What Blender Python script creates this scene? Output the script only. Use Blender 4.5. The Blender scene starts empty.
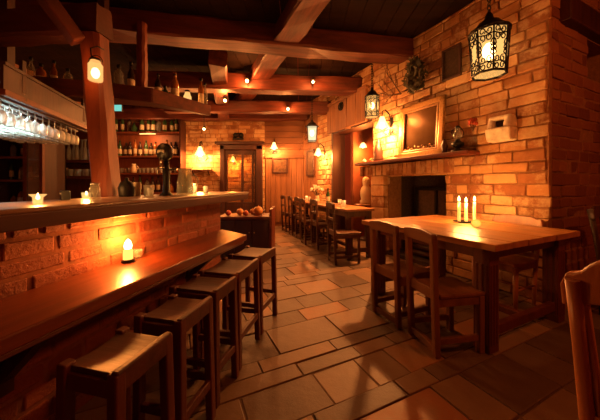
import bpy, bmesh, math, random
from mathutils import Vector, Matrix
random.seed(7)
C = bpy.context.scene.collection
PI = math.pi
# ------------------------------------------------------------------ camera
F, HC, Y0 = 265.0, 1.2, 185.0
cam = bpy.data.cameras.new('camera'); cam.sensor_width = 36; cam.lens = 36*F/600
cam.shift_y = -(210-Y0)/600; cam.clip_start = .02
co = bpy.data.objects.new('camera', cam); C.objects.link(co)
co.location = (0, 0, HC); co.rotation_euler = (PI/2, 0, 0)
bpy.context.scene.camera = co
vs = bpy.context.scene.view_settings
vs.view_transform = 'Standard'; vs.look = 'None'; vs.gamma = 1; vs.exposure = 0.0
vs.use_curve_mapping = False

# ------------------------------------------------------------------ materials
def nt(name):
    m = bpy.data.materials.new(name); m.use_nodes = True
    n = m.node_tree; n.nodes.clear()
    out = n.nodes.new('ShaderNodeOutputMaterial')
    return m, n, out
def principled(n, out, **k):
    b = n.nodes.new('ShaderNodeBsdfPrincipled')
    for a, v in k.items(): b.inputs[a].default_value = v
    n.links.new(b.outputs[0], out.inputs[0]); return b
def c4(c): return (c[0], c[1], c[2], 1)
def noise(n, scale, detail=4, vec=None, rough=.6):
    t = n.nodes.new('ShaderNodeTexNoise'); t.inputs['Scale'].default_value = scale
    t.inputs['Detail'].default_value = detail; t.inputs['Roughness'].default_value = rough
    if vec is not None: n.links.new(vec, t.inputs['Vector'])
    return t
def ramp(n, fac, stops):
    r = n.nodes.new('ShaderNodeValToRGB'); n.links.new(fac, r.inputs[0])
    e = r.color_ramp.elements
    while len(e) < len(stops): e.new(.5)
    for i, (p, c) in enumerate(stops): e[i].position = p; e[i].color = c4(c)
    return r
def objcoord(n, scale=(1,1,1)):
    tc = n.nodes.new('ShaderNodeTexCoord'); mp = n.nodes.new('ShaderNodeMapping')
    mp.inputs['Scale'].default_value = scale
    n.links.new(tc.outputs['Object'], mp.inputs['Vector']); return mp.outputs[0]
def bump(n, b, h, strength=.4, dist=.01):
    bp = n.nodes.new('ShaderNodeBump'); bp.inputs['Strength'].default_value = strength
    bp.inputs['Distance'].default_value = dist
    n.links.new(h, bp.inputs['Height']); n.links.new(bp.outputs[0], b.inputs['Normal'])
def wood(name, dark, light, axis='X', rough=.45, sc=7.0, bs=.35):
    m, n, out = nt(name)
    s = {'X': (.12,1,1), 'Y': (1,.12,1), 'Z': (1,1,.12)}[axis]
    v = objcoord(n, s)
    a = noise(n, sc*2.2, 6, v, .65)
    r = ramp(n, a.outputs[0], [(.28, dark), (.5, [(d+l)/2 for d, l in zip(dark, light)]), (.72, light)])
    b = principled(n, out, Roughness=rough); n.links.new(r.outputs[0], b.inputs['Base Color'])
    f = noise(n, sc*5, 5, v)
    bump(n, b, f.outputs[0], bs, .006)
    return m
def tinted(name, rough, stops, nscale, bstr, bdist, spec=.3, lime=None):
    """bricks / slabs: one tint value per brick stored on the mesh, plus mineral noise"""
    m, n, out = nt(name)
    at = n.nodes.new('ShaderNodeAttribute'); at.attribute_name = 'tint'
    v = objcoord(n)
    a = noise(n, nscale, 6, v)
    ad = n.nodes.new('ShaderNodeMath'); ad.operation = 'MULTIPLY_ADD'
    ad.inputs[1].default_value = .45; n.links.new(a.outputs[0], ad.inputs[0]); 
    sb = n.nodes.new('ShaderNodeMath'); sb.operation = 'SUBTRACT'; sb.inputs[1].default_value = .22
    n.links.new(at.outputs['Fac'], sb.inputs[0]); n.links.new(sb.outputs[0], ad.inputs[2])
    r = ramp(n, ad.outputs[0], stops)
    b = principled(n, out, Roughness=rough); b.inputs['Specular IOR Level'].default_value = spec
    src = r.outputs[0]
    if lime:
        ln = noise(n, 3.2, 8, v, .72); lr = ramp(n, ln.outputs[0], [(.47, (0,0,0)), (.60, (.8,.8,.8))])
        mx = n.nodes.new('ShaderNodeMix'); mx.data_type = 'RGBA'; mx.inputs['B'].default_value = c4(lime)
        n.links.new(lr.outputs[0], mx.inputs['Factor']); n.links.new(src, mx.inputs['A']); src = mx.outputs['Result']
    n.links.new(src, b.inputs['Base Color'])
    g = noise(n, nscale*2.5, 8, v, .7)
    bump(n, b, g.outputs[0], bstr, bdist)
    return m
def plain(name, col, rough=.5, metal=0, nsc=30, var=.25, bs=.1, **k):
    m, n, out = nt(name)
    b = principled(n, out, Roughness=rough, Metallic=metal, **k)
    a = noise(n, nsc, 4, objcoord(n))
    r = ramp(n, a.outputs[0], [(.3, [c*(1-var) for c in col]), (.7, [min(1, c*(1+var)) for c in col])])
    n.links.new(r.outputs[0], b.inputs['Base Color'])
    if bs: bump(n, b, a.outputs[0], bs, .004)
    return m
def emit(name, col, s):
    m, n, out = nt(name)
    e = n.nodes.new('ShaderNodeEmission'); e.inputs[0].default_value = c4(col); e.inputs[1].default_value = s
    n.links.new(e.outputs[0], out.inputs[0]); return m
def litglass(name, col, s, trans=.6):
    m, n, out = nt(name)
    e = n.nodes.new('ShaderNodeEmission'); e.inputs[0].default_value = c4(col); e.inputs[1].default_value = s
    t = n.nodes.new('ShaderNodeBsdfTransparent'); mx = n.nodes.new('ShaderNodeMixShader')
    mx.inputs[0].default_value = trans
    n.links.new(e.outputs[0], mx.inputs[1]); n.links.new(t.outputs[0], mx.inputs[2])
    n.links.new(mx.outputs[0], out.inputs[0]); return m
def thinglass(name, tint=(.9,.95,.95), refl=.25, diff=.06):
    m, n, out = nt(name)
    t = n.nodes.new('ShaderNodeBsdfTransparent'); t.inputs[0].default_value = c4(tint)
    g = n.nodes.new('ShaderNodeBsdfGlossy'); g.inputs['Roughness'].default_value = .08
    d = n.nodes.new('ShaderNodeBsdfDiffuse'); d.inputs[0].default_value = (.9,.95,.95,1)
    lw = n.nodes.new('ShaderNodeLayerWeight'); lw.inputs[0].default_value = refl
    m1 = n.nodes.new('ShaderNodeMixShader'); m2 = n.nodes.new('ShaderNodeMixShader')
    n.links.new(lw.outputs['Facing'], m1.inputs[0]); n.links.new(t.outputs[0], m1.inputs[1]); n.links.new(g.outputs[0], m1.inputs[2])
    m2.inputs[0].default_value = diff
    n.links.new(m1.outputs[0], m2.inputs[1]); n.links.new(d.outputs[0], m2.inputs[2])
    n.links.new(m2.outputs[0], out.inputs[0]); return m

BRK = [(0, (.17,.06,.022)), (.35, (.32,.13,.05)), (.65, (.46,.23,.09)), (1, (.56,.33,.15))]
M = {}
M['brick'] = tinted('brick', .8, BRK, 7, .9, .022, lime=(.58,.40,.22))
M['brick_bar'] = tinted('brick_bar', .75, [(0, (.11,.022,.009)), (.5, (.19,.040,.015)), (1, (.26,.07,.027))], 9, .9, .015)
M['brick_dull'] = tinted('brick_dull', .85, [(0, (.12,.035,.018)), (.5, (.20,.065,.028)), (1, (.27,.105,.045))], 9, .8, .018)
M['mortar'] = plain('mortar', (.24,.11,.045), .95, nsc=25, bs=.8)
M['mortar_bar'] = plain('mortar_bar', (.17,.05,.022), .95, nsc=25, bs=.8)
M['slab'] = tinted('slab', .5, [(0, (.07,.038,.023)), (.4, (.125,.072,.043)), (.75, (.185,.108,.062)), (.9, (.23,.11,.05)), (1, (.26,.09,.03))], 6, .35, .01, .4)
M['beam'] = wood('beam', (0.0301, 0.005, 0.0022), (0.1607, 0.0303, 0.0097), 'X', .6, 5, .6)
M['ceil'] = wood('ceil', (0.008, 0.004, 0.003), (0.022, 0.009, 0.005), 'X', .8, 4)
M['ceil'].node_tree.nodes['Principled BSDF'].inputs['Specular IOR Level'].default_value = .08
M['post'] = wood('post', (0.067, 0.0109, 0.0037), (0.2009, 0.0401, 0.0127), 'Z', .6, 5, .6)
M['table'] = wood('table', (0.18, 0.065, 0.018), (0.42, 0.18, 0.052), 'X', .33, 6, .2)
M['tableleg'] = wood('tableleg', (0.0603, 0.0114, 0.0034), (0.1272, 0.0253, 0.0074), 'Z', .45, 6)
M['fartable'] = wood('fartable', (0.17, 0.06, 0.018), (0.34, 0.14, 0.045), 'Y', .35, 6)
M['chair'] = wood('chair', (0.093, 0.031, 0.0099), (0.2108, 0.0806, 0.026), 'Z', .4, 6)
M['chairx'] = wood('chairx', (0.093, 0.031, 0.0099), (0.2108, 0.0806, 0.026), 'X', .4, 6)
M['fchair'] = wood('fchair', (0.0375, 0.0112, 0.0045), (0.0975, 0.0315, 0.0105), 'Z', .45, 6)
M['cchair'] = wood('cchair', (0.1897, 0.0558, 0.0189), (0.3794, 0.1339, 0.0446), 'Z', .38, 6)
M['ledge'] = wood('ledge', (0.0569, 0.0107, 0.0035), (0.1537, 0.0341, 0.0104), 'X', .32, 6, .25)
M['bartop'] = wood('bartop', (0.12, 0.06, 0.0338), (0.24, 0.135, 0.075), 'X', .3, 6, .2)
M['baredge'] = wood('baredge', (0.0402, 0.0067, 0.0026), (0.087, 0.0169, 0.0056), 'X', .5, 6)
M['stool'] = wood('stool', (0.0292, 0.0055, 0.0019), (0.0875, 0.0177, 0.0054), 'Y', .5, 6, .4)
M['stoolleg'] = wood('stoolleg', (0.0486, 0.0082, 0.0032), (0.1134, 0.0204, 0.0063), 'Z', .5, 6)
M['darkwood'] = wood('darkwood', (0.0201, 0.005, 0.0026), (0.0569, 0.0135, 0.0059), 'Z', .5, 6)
M['plank'] = wood('plank', (0.15, 0.0525, 0.018), (0.27, 0.105, 0.0375), 'X', .6, 5)
M['plankv'] = wood('plankv', (0.15, 0.0525, 0.018), (0.2775, 0.1125, 0.039), 'Z', .6, 5)
M['shelf'] = wood('shelf', (0.0737, 0.0152, 0.0049), (0.1607, 0.0358, 0.0112), 'X', .5, 6)
M['mantel'] = wood('mantel', (0.0603, 0.0092, 0.0034), (0.1272, 0.0211, 0.0067), 'X', .45, 6)
M['iron'] = plain('iron', (.012,.010,.009), .55, .6, var=.4)
M['soot_and_shade'] = plain('soot_and_shade', (.05,.025,.015), .9, var=.4)  # firebox soot, the plaque's dark board, and painted shade in the corbel hollow
M['fireback'] = plain('fireback', (.10,.055,.035), .7, .3, var=.3)
M['gilt'] = plain('gilt', (.34,.18,.055), .38, .45, nsc=40, var=.3, bs=.3)
M['giltdark'] = plain('giltdark', (.22,.11,.035), .45, .4, nsc=60, var=.4, bs=.3)
M['mirror'] = plain('mirror', (.10,.05,.018), .16, .5, nsc=3, var=.3, bs=0)
M['wax'] = plain('wax', (.85,.62,.30), .4, nsc=15, var=.05, bs=0)
M['wax'].node_tree.nodes['Principled BSDF'].inputs['Emission Color'].default_value = (1,.48,.10,1)
M['wax'].node_tree.nodes['Principled BSDF'].inputs['Emission Strength'].default_value = 1.3
M['waxlit'] = emit('waxlit', (1,.50,.09), 2.2)
M['flame'] = emit('flame', (1,.72,.28), 14)
M['bulb'] = emit('bulb', (1,.62,.22), 16)
M['pane'] = litglass('pane', (1,.50,.13), 1.7, .5)
M['palepane'] = litglass('palepane', (.95,.80,.45), 1.5, .5)
M['shade'] = litglass('shade', (1,.55,.16), 5.0, .4)
M['exit'] = emit('exit', (.25,.85,.72), .8)
M['tube'] = emit('tube', (.8,.95,.9), 3)
M['whitemark'] = plain('whitemark', (.75,.72,.62), .5, bs=0)
M['ceramic'] = plain('ceramic', (.72,.60,.42), .35, var=.1)
M['stone'] = plain('stone', (.58,.48,.36), .85, nsc=14, var=.3, bs=.7)
M['petal'] = plain('petal', (.80,.74,.60), .7, var=.1)
M['leafdark'] = plain('leafdark', (.05,.045,.02), .8, var=.4)
M['twig'] = plain('twig', (.09,.04,.02), .8, var=.4)
M['redpetal'] = plain('redpetal', (.35,.05,.02), .7, var=.3)
M['fruit'] = plain('fruit', (.55,.22,.05), .45, var=.2)
M['fruitred'] = plain('fruitred', (.40,.07,.03), .45, var=.2)
M['citrus'] = plain('citrus', (.75,.42,.07), .4, var=.12)
M['picture'] = plain('picture', (.10,.05,.025), .4, nsc=14, var=.7, bs=0)
M['bottle_green'] = plain('bottle_green', (.03,.07,.025), .1, var=.2, bs=0)
M['bottle_dark'] = plain('bottle_dark', (.025,.014,.01), .1, var=.2, bs=0)
M['bottle_amber'] = plain('bottle_amber', (.22,.075,.015), .1, var=.2, bs=0)
M['bottle_clear'] = thinglass('bottle_clear', (.75,.72,.6), .35, .12)
M['label'] = plain('label', (.5,.42,.28), .7, nsc=60, var=.3, bs=0)
M['glass'] = thinglass('glass', (.93,.97,.96), .4, .34)
M['clear'] = thinglass('clear', (.8,.82,.75), .3, .08)
M['glow_glass'] = litglass('glow_glass', (1,.50,.14), 1.3, .55)
M['amberglow'] = litglass('amberglow', (1,.42,.05), 1.6, .2)
M['blackplastic'] = plain('blackplastic', (.015,.014,.013), .4, bs=0)
M['steel'] = plain('steel', (.45,.42,.38), .25, .9, bs=0)
M['floorbase'] = plain('floorbase', (.09,.045,.024), .95)
M['plaster'] = plain('plaster', (.26,.10,.05), .85, nsc=6, var=.25, bs=.3)
M['redplaster'] = plain('redplaster', (.24,.07,.03), .8, nsc=5, var=.2, bs=.2)
M['doorglass'] = thinglass('doorglass', (.9,.75,.55), .25, .02)
M['paper'] = plain('paper', (.8,.75,.62), .7, bs=0)
M['darkcloth'] = plain('darkcloth', (.02,.010,.008), .9, var=.4)

# ------------------------------------------------------------------ mesh builder
class MB:
    def __init__(s): s.bm = bmesh.new(); s.tl = s.bm.faces.layers.float.new('tintf'); s.has = False
    def _tint(s, faces, val):
        s.has = True
        for f in faces: f[s.tl] = val
    def hexa(s, c, tint=None):
        v = [s.bm.verts.new(p) for p in c]
        fs = [s.bm.faces.new([v[i] for i in q]) for q in ((0,3,2,1),(4,5,6,7),(0,1,5,4),(1,2,6,5),(2,3,7,6),(3,0,4,7))]
        if tint is not None: s._tint(fs, tint)
        return s
    def box(s, x0, x1, y0, y1, z0, z1, mat=None, tint=None):
        c = [(x0,y0,z0),(x1,y0,z0),(x1,y1,z0),(x0,y1,z0),(x0,y0,z1),(x1,y0,z1),(x1,y1,z1),(x0,y1,z1)]
        if mat: c = [tuple(mat @ Vector(p)) for p in c]
        return s.hexa(c, tint)
    def bar(s, a, b, w, d=None, up=(0,0,1)):
        a, b = Vector(a), Vector(b); d = d or w
        z = (b-a).normalized(); u = Vector(up)
        if abs(z.dot(u)) > .95: u = Vector((0,1,0))
        x = u.cross(z).normalized(); y = z.cross(x)
        q = [(-w/2,-d/2),(w/2,-d/2),(w/2,d/2),(-w/2,d/2)]
        return s.hexa([a+x*i+y*j for i, j in q] + [b+x*i+y*j for i, j in q])
    def tube(s, pts, r, seg=8, cap=True):
        pts = [Vector(p) for p in pts]; n = len(pts)
        rr = r if isinstance(r, (list, tuple)) else [r]*n
        rings = []; px = None
        for i, p in enumerate(pts):
            t = (pts[min(i+1, n-1)] - pts[max(i-1, 0)]).normalized()
            if px is None:
                u = Vector((0,0,1)) if abs(t.z) < .9 else Vector((1,0,0)); px = u.cross(t).normalized()
            else:
                px = (px - t*px.dot(t)).normalized()
            py = t.cross(px)
            rings.append([s.bm.verts.new(p + (px*math.cos(2*PI*k/seg) + py*math.sin(2*PI*k/seg))*rr[i]) for k in range(seg)])
        for a, b in zip(rings, rings[1:]):
            for k in range(seg): s.bm.faces.new((a[k], a[(k+1)%seg], b[(k+1)%seg], b[k])).smooth = True
        if cap: s.bm.faces.new(rings[0][::-1]); s.bm.faces.new(rings[-1])
        return s
    def lathe(s, prof, seg=16, c=(0,0,0), mat=None, squash=1):
        rings = []
        for r, z in prof:
            rr = []
            for k in range(seg):
                p = Vector((r*math.cos(2*PI*k/seg), squash*r*math.sin(2*PI*k/seg), z))
                if mat: p = mat @ p
                rr.append(s.bm.verts.new(p + Vector(c)))
            rings.append(rr)
        for a, b in zip(rings, rings[1:]):
            for k in range(seg): s.bm.faces.new((a[k], a[(k+1)%seg], b[(k+1)%seg], b[k])).smooth = seg > 8
        if prof[0][0] > 1e-5: s.bm.faces.new(rings[0][::-1])
        if prof[-1][0] > 1e-5: s.bm.faces.new(rings[-1])
        return s
    def ball(s, c, r, sz=1, seg=12):
        n = seg//2
        return s.lathe([(max(1e-4, r*math.sin(PI*i/n)), -r*sz*math.cos(PI*i/n)) for i in range(n+1)], seg, c)
    def prism(s, poly, z0, z1, mat=None):
        lo = [Vector((x, y, z0)) for x, y in poly]; hi = [Vector((x, y, z1)) for x, y in poly]
        if mat: lo = [mat @ p for p in lo]; hi = [mat @ p for p in hi]
        lo = [s.bm.verts.new(p) for p in lo]; hi = [s.bm.verts.new(p) for p in hi]; n = len(poly)
        s.bm.faces.new(lo[::-1]); s.bm.faces.new(hi)
        for i in range(n): s.bm.faces.new((lo[i], lo[(i+1)%n], hi[(i+1)%n], hi[i]))
        return s
    def ring(s, c, r, t, axis='Z', seg=20, tseg=6, a0=0, a1=2*PI):
        full = abs(a1-a0-2*PI) < 1e-4; n = seg
        pts = []
        for i in range(n+1):
            a = a0+(a1-a0)*i/n; u, v = r*math.cos(a), r*math.sin(a)
            pts.append({'Z': (c[0]+u, c[1]+v, c[2]), 'Y': (c[0]+u, c[1], c[2]+v), 'X': (c[0], c[1]+u, c[2]+v)}[axis])
        return s.tube(pts, t, tseg)
    def weld(s):
        bmesh.ops.remove_doubles(s.bm, verts=s.bm.verts, dist=.0004)
        bmesh.ops.delete(s.bm, geom=[f for f in s.bm.faces if all(len(e.link_faces) > 2 for e in f.edges)], context='FACES_ONLY')
        return s
    def split(s, name, mat, parent, bevel=0):
        """every loose piece becomes a part of its own"""
        s.bm.verts.index_update(); seen = set(); out = []
        for v0 in list(s.bm.verts):
            if v0 in seen: continue
            st, isl = [v0], set()
            while st:
                v = st.pop()
                if v in isl: continue
                isl.add(v); st += [e.other_vert(v) for e in v.link_edges]
            seen |= isl; p = MB(); mp = {v: p.bm.verts.new(v.co) for v in s.bm.verts if v in isl}
            for f in s.bm.faces:
                if f.verts[0] in isl: p.bm.faces.new([mp[v] for v in f.verts]).smooth = f.smooth
            out.append(p.build(name, mat, parent, bevel))
        s.bm.free(); return out
    def build(s, name, mat, parent=None, bevel=0, loc=None, rz=0, seg=2):
        bmesh.ops.recalc_face_normals(s.bm, faces=s.bm.faces)
        me = bpy.data.meshes.new(name)
        vals = [f[s.tl] for f in s.bm.faces] if s.has else None
        s.bm.faces.layers.float.remove(s.tl)
        s.bm.to_mesh(me); s.bm.free()
        if vals:
            at = me.attributes.new('tint', 'FLOAT', 'FACE'); at.data.foreach_set('value', vals)
        me.materials.append(M[mat])
        o = bpy.data.objects.new(name, me); C.objects.link(o)
        if parent is not None: o.parent = parent
        if loc is not None: o.location = loc
        o.rotation_euler.z = rz
        if bevel:
            b = o.modifiers.new('bevel', 'BEVEL'); b.width = bevel; b.segments = seg; b.limit_method = 'ANGLE'
        return o
def thing(name, label, cat, loc=(0,0,0), rz=0, group=None):
    o = bpy.data.objects.new(name, None); C.objects.link(o); o.empty_display_size = .1
    o.location = loc; o.rotation_euler.z = rz
    return tag(o, label, cat, group)
def tag(o, label, cat, group=None):
    o['label'] = label; o['category'] = cat
    if group: o['group'] = group
    return o
def struct(o): o['kind'] = 'structure'; return o
def copy_tree(o, parent=None):
    c = o.copy(); C.objects.link(c)
    if parent is not None: c.parent = parent
    for ch in list(o.children): copy_tree(ch, c)
    return c
def dup(o, loc, rz, label=None, group=None, scale=None):
    c = copy_tree(o); c.location = loc; c.rotation_euler.z = rz
    if label: c['label'] = label
    if group: c['group'] = group
    if scale: c.scale = scale
    return c
def lamp(loc, w, col=(1,.27,.042), r=.03, name='lamp_light'):
    l = bpy.data.lights.new(name, 'POINT'); l.energy = w; l.color = col; l.shadow_soft_size = r
    o = bpy.data.objects.new(name, l); C.objects.link(o); o.location = loc; return o
WARM = (1,.27,.042); CANDLE = (1,.40,.09); PALE = (1,.35,.085)

# ------------------------------------------------------------------ frames of reference
def unp(x, y, D): return Vector(((x-300)*D/F, D, HC-(y-Y0)*D/F))
WO = Vector((2.49, 2.65, 0)); WD = Vector((-.4266, .9044, 0)); WN = Vector((-.9044, -.4266, 0))
WRZ = math.atan2(-.9044, .4266)        # local x to viewer's right along the wall, local -y into the room
def W(t, off=0, z=0): return WO + WD*t + WN*off + Vector((0,0,z))
BO = Vector((-1.257, 1.11, 0)); BD = Vector((.232, .973, 0)); BN = Vector((-.973, .232, 0))
BRZ = math.atan2(.973, .232)           # local x along the bar away from the camera, local y behind the bar
def B(s, off=0, z=0): return BO + BD*s + BN*off + Vector((0,0,z))

# ------------------------------------------------------------------ brick walls
def brickwall(name, origin, udir, ndir, u0, u1, z0, z1, holes=(), rowh=.122, blen=.27, depth=.3, prot=.022, mat='brick', rough=.008, toothed=False, seed=1, mortar='mortar'):
    """one wall: a mortar core with a course-by-course skin of separate bricks. ndir points into the room"""
    rnd = random.Random(seed)
    org, ud, nd = Vector(origin), Vector(udir), Vector(ndir); up = Vector((0,0,1))
    P = lambda u, n, z: org + ud*u + nd*n + up*z
    core, sk = MB(), MB()
    zc = sorted({z0, z1} | {h[2] for h in holes if z0 < h[2] < z1} | {h[3] for h in holes if z0 < h[3] < z1})
    def spans(za, zb):
        zm = (za+zb)/2; iv = [(u0, u1)]
        for h in holes:
            if h[2] < zm < h[3]:
                nv = []
                for a, b in iv:
                    if h[1] <= a or h[0] >= b: nv.append((a, b)); continue
                    if h[0] > a: nv.append((a, h[0]))
                    if h[1] < b: nv.append((h[1], b))
                iv = nv
        return iv
    for za, zb in zip(zc, zc[1:]):
        for a, b in spans(za, zb):
            core.hexa([P(a,-depth,za),P(b,-depth,za),P(b,0,za),P(a,0,za),P(a,-depth,zb),P(b,-depth,zb),P(b,0,zb),P(a,0,zb)])
    z = z0; row = 0
    while z < z1-.03:
        h = rowh*rnd.uniform(.86, 1.14)
        if z+h > z1-.04: h = z1-z
        for a, b in spans(z+.01, z+h-.01):
            u = a - (blen*rnd.uniform(.3,.6) if row % 2 else 0)
            while u < b:
                L = blen*rnd.choice((.55, .85, 1, 1, 1.15, 1.3)); e = u+L
                ua, ub = max(u, a), min(e, b)
                if b-ub < .07: ub = b; e = b+1
                if ub-ua > .04:
                    g = .008; j = lambda s=rough: rnd.uniform(-s, s)
                    p = prot*rnd.uniform(.25, 1.25)
                    ea = ua+g if ua > a or not toothed else ua-rnd.uniform(-.035,.03)
                    eb = ub-g
                    za, zb = z+g, z+h-g
                    c = []
                    for zz in (za, zb):
                        for uu, nn in ((ea,-.02),(eb,-.02),(eb,p),(ea,p)):
                            c.append(P(uu+j(), nn+(j() if nn > 0 else 0), zz+j()))
                    sk.hexa(c, rnd.uniform(.12, .92))
                u = e
        z += h; row += 1
    o = struct(core.build(name, mortar))
    s = sk.build('brick_courses', mat, o, bevel=.012, seg=3)
    return o

# --- floor : slabs along the right wall's direction
def floor():
    base = MB().box(-6.2, 5.2, -2.2, 9.6, -.25, -.007).build('floor', 'floorbase'); struct(base)
    mb = MB(); rnd = random.Random(11)
    p_, q_ = Vector((.9044,.4266,0)), Vector((-.4266,.9044,0))
    q = -4.2
    while q < 10.5:
        hq = rnd.choice((.13,.16,.19,.22,.27,.34)); p = -8 + rnd.uniform(0,.5)
        while p < 6.5:
            L = rnd.choice((.26,.32,.40,.46,.56))
            c = p_*(p+L/2)+q_*(q+hq/2)
            if -5.7 < c.x < 4.7 and -1.6 < c.y < 9.3:
                g = .0035; dz = rnd.uniform(-.004, .004)
                j = lambda: rnd.uniform(-.003,.003)
                lo, hi = [], []
                for a, b in ((p+g,q+g),(p+L-g,q+g),(p+L-g,q+hq-g),(p+g,q+hq-g)):
                    v = p_*(a+j())+q_*(b+j())
                    lo.append(v+Vector((0,0,-.05))); hi.append(v+Vector((0,0,dz-.002+rnd.uniform(-.002,.002))))
                mb.hexa(lo+hi, rnd.betavariate(2,2))
            p += L
        q += hq
    mb.build('stone_slabs', 'slab', base, bevel=.005)
floor()
CZ = 3.5
# --- ceiling
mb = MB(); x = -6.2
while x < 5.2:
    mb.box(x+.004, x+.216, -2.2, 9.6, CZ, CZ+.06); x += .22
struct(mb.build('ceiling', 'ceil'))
# --- walls
R_HOLES = [(1.11, 2.2, 0, 1.36), (2.6, 4.0, 0, 2.45)]
brickwall('wall_right', WO, WD, WN, 0, 4.73, 0, CZ, R_HOLES, toothed=True, seed=3)
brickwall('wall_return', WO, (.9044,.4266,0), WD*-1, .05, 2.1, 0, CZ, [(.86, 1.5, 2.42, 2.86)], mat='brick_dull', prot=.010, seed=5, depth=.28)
BW = 7.7
brickwall('wall_back', (-6.0, BW, 0), (1,0,0), (0,-1,0), 0, 4.98, 0, CZ, [(3.72, 4.86, 0, 2.32)], prot=.012, seed=9, mat='brick')
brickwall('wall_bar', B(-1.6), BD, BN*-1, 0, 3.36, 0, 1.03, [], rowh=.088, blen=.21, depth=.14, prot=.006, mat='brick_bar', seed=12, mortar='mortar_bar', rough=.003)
# planked parts of the far corner
mb = MB(); z = 0
for zz in [2.06+.175*i for i in range(9)]:
    mb.box(-1.02, .30, BW+.02-.02*random.random(), BW+.3, zz+.004, min(CZ, zz+.171))
mb.box(-1.02, .30, BW+.03, BW+.3, 0, 2.06)
o = struct(mb.build('wall_far', 'plank', bevel=.004))
mb = MB(); x = -1.0
while x < .1:
    mb.box(x+.003, x+.147, BW-.012, BW+.03, .12, 1.98); x += .15
struct(mb.build('trim_1', 'plankv', bevel=.004))
struct(MB().box(-1.02, .12, BW-.05, BW+.02, 1.98, 2.06).build('trim_2', 'plank', bevel=.006))
mb = MB()
for i in range(6):
    mb.box(.003-.86+i*.143, -.86+i*.143+.14, 0, .25, 0, 2.05)
for i in range(9): mb.box(-.86, 0, -.01*random.random(), .25, 2.055+i*.165, min(CZ, 2.05+(i+1)*.165))
o = struct(mb.build('wall_corner', 'plankv', bevel=.004, loc=W(4.74), rz=WRZ))
o.location = W(4.74); 
struct(MB().box(-5.7, -5.4, -1.5, BW+.1, 0, CZ).build('wall_left', 'plaster'))
# niche behind the small opening high in the return wall
nm = Matrix.Translation(WO) @ Matrix.Rotation(math.atan2(.4266,.9044), 4, 'Z')
mb = MB(); mb.box(.8, 1.56, .5, .54, 2.36, 2.92, nm); mb.box(.8,.86,.28,.5,2.36,2.92,nm); mb.box(1.5,1.56,.28,.5,2.36,2.92,nm)
struct(mb.build('window_1', 'darkwood'))
o = MB().box(0, 1.55, -.10, .02, 0, .24).build('lintel_beam', 'darkwood', bevel=.012, loc=nm @ Vector((.2,0,2.87)), rz=math.atan2(.4266,.9044))
tag(o, 'dark rough timber lintel high over the shadowed wall recess at far right', 'beam')
# room beyond the doorway by the fireplace
mm = Matrix.Translation(WO) @ Matrix.Rotation(WRZ, 4, 'Z')   # local x = -t
def wbox(mb, t0, t1, n0, n1, z0, z1): return mb.box(-t1, -t0, n0, n1, z0, z1, mm)   # n>0 is beyond the wall
mb = MB(); wbox(mb, 1.3, 4.9, 2.4, 2.5, 0, 2.9); struct(mb.build('wall_beyond', 'redplaster'))
mb = MB(); wbox(mb, 3.62, 3.72, .3, 2.4, 0, 2.9); struct(mb.build('wall_passage', 'redplaster'))
mb = MB(); wbox(mb, 2.3, 2.4, .62, 2.4, 0, 2.9); struct(mb.build('wall_side', 'plaster'))
mb = MB(); wbox(mb, 2.2, 4.9, .3, 2.5, 2.8, 2.9); struct(mb.build('ceiling_beyond', 'ceil'))
# plank panel above the doorway
mb = MB(); t = 2.72
while t < 4.12:
    wbox(mb, t+.004, t+.156, -.07-.012*random.random(), -.0, 2.43, 3.06); t += .16
wbox(mb, 2.70, 4.18, -.1, -.0, 3.06, 3.12)
struct(mb.build('trim_3', 'plankv', bevel=.005))
# dark jamb lining of the doorway (left side)
mb = MB(); wbox(mb, 3.97, 4.03, -.03, .32, 0, 2.45); wbox(mb, 2.62, 4.0, -.02, .32, 2.40, 2.45)
struct(mb.build('trim_4', 'darkwood', bevel=.004))

# ------------------------------------------------------------------ ceiling beams
def beam(label, a, b, w, h, name='ceiling_beam', mat='beam', rough=.017):
    """hewn timber: a to b along its lower centre line"""
    a, b = Vector(a), Vector(b); L = (b-a).length; n = max(4, int(L/.35))
    mb = MB(); rings = []
    for i in range(n+1):
        x = L*i/n; r = lambda: random.uniform(-rough, rough)
        q = [(-w/2+.02,0),(w/2-.02,0),(w/2,.02),(w/2,h-.02),(w/2-.02,h),(-w/2+.02,h),(-w/2,h-.02),(-w/2,.02)]
        rings.append([mb.bm.verts.new((x, u+r(), v+r())) for u, v in q])
    for p, q in zip(rings, rings[1:]):
        for k in range(8): mb.bm.faces.new((p[k], p[(k+1)%8], q[(k+1)%8], q[k]))
    mb.bm.faces.new(rings[0][::-1]); mb.bm.faces.new(rings[-1])
    o = mb.build(name, mat); o.location = a
    d = b-a; o.rotation_euler = (0, -math.asin(d.z/L), math.atan2(d.y, d.x))
    return tag(o, label, 'beam', )
beam('massive hewn crossbeam nearest the camera, running to the brick wall', (-3.9,3.32,3.2), (1.95,4.33,3.2), .34, .3)
beam('second dark crossbeam from the camera, with two round spotlights', (-3.2,5.10,3.06), (1.4,5.45,3.06), .3, .3)
beam('third crossbeam, thin and close to the far wall, one spotlight', (-3.2,6.35,2.94), (.95,6.45,2.94), .26, .26)
beam('dark wall plate beam along the top of the far wall', (-5.4,7.5,3.04), (.2,7.5,3.04), .3, .3)
beam('long beam running lengthwise overhead, crossing above the crossbeams', (.62,1.9,3.24), (-1.75,7.4,3.24), .33, .25)
beam('heavy lengthwise beam overhead above the bar end', (-1.35,4.35,3.16), (-2.1,7.3,3.02), .28, .26)
beam('dark header beam resting on the thick post at the upper left', (-4.4,2.35,2.335), (-1.49,2.02,2.335), .15, .22, mat='baredge')

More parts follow.
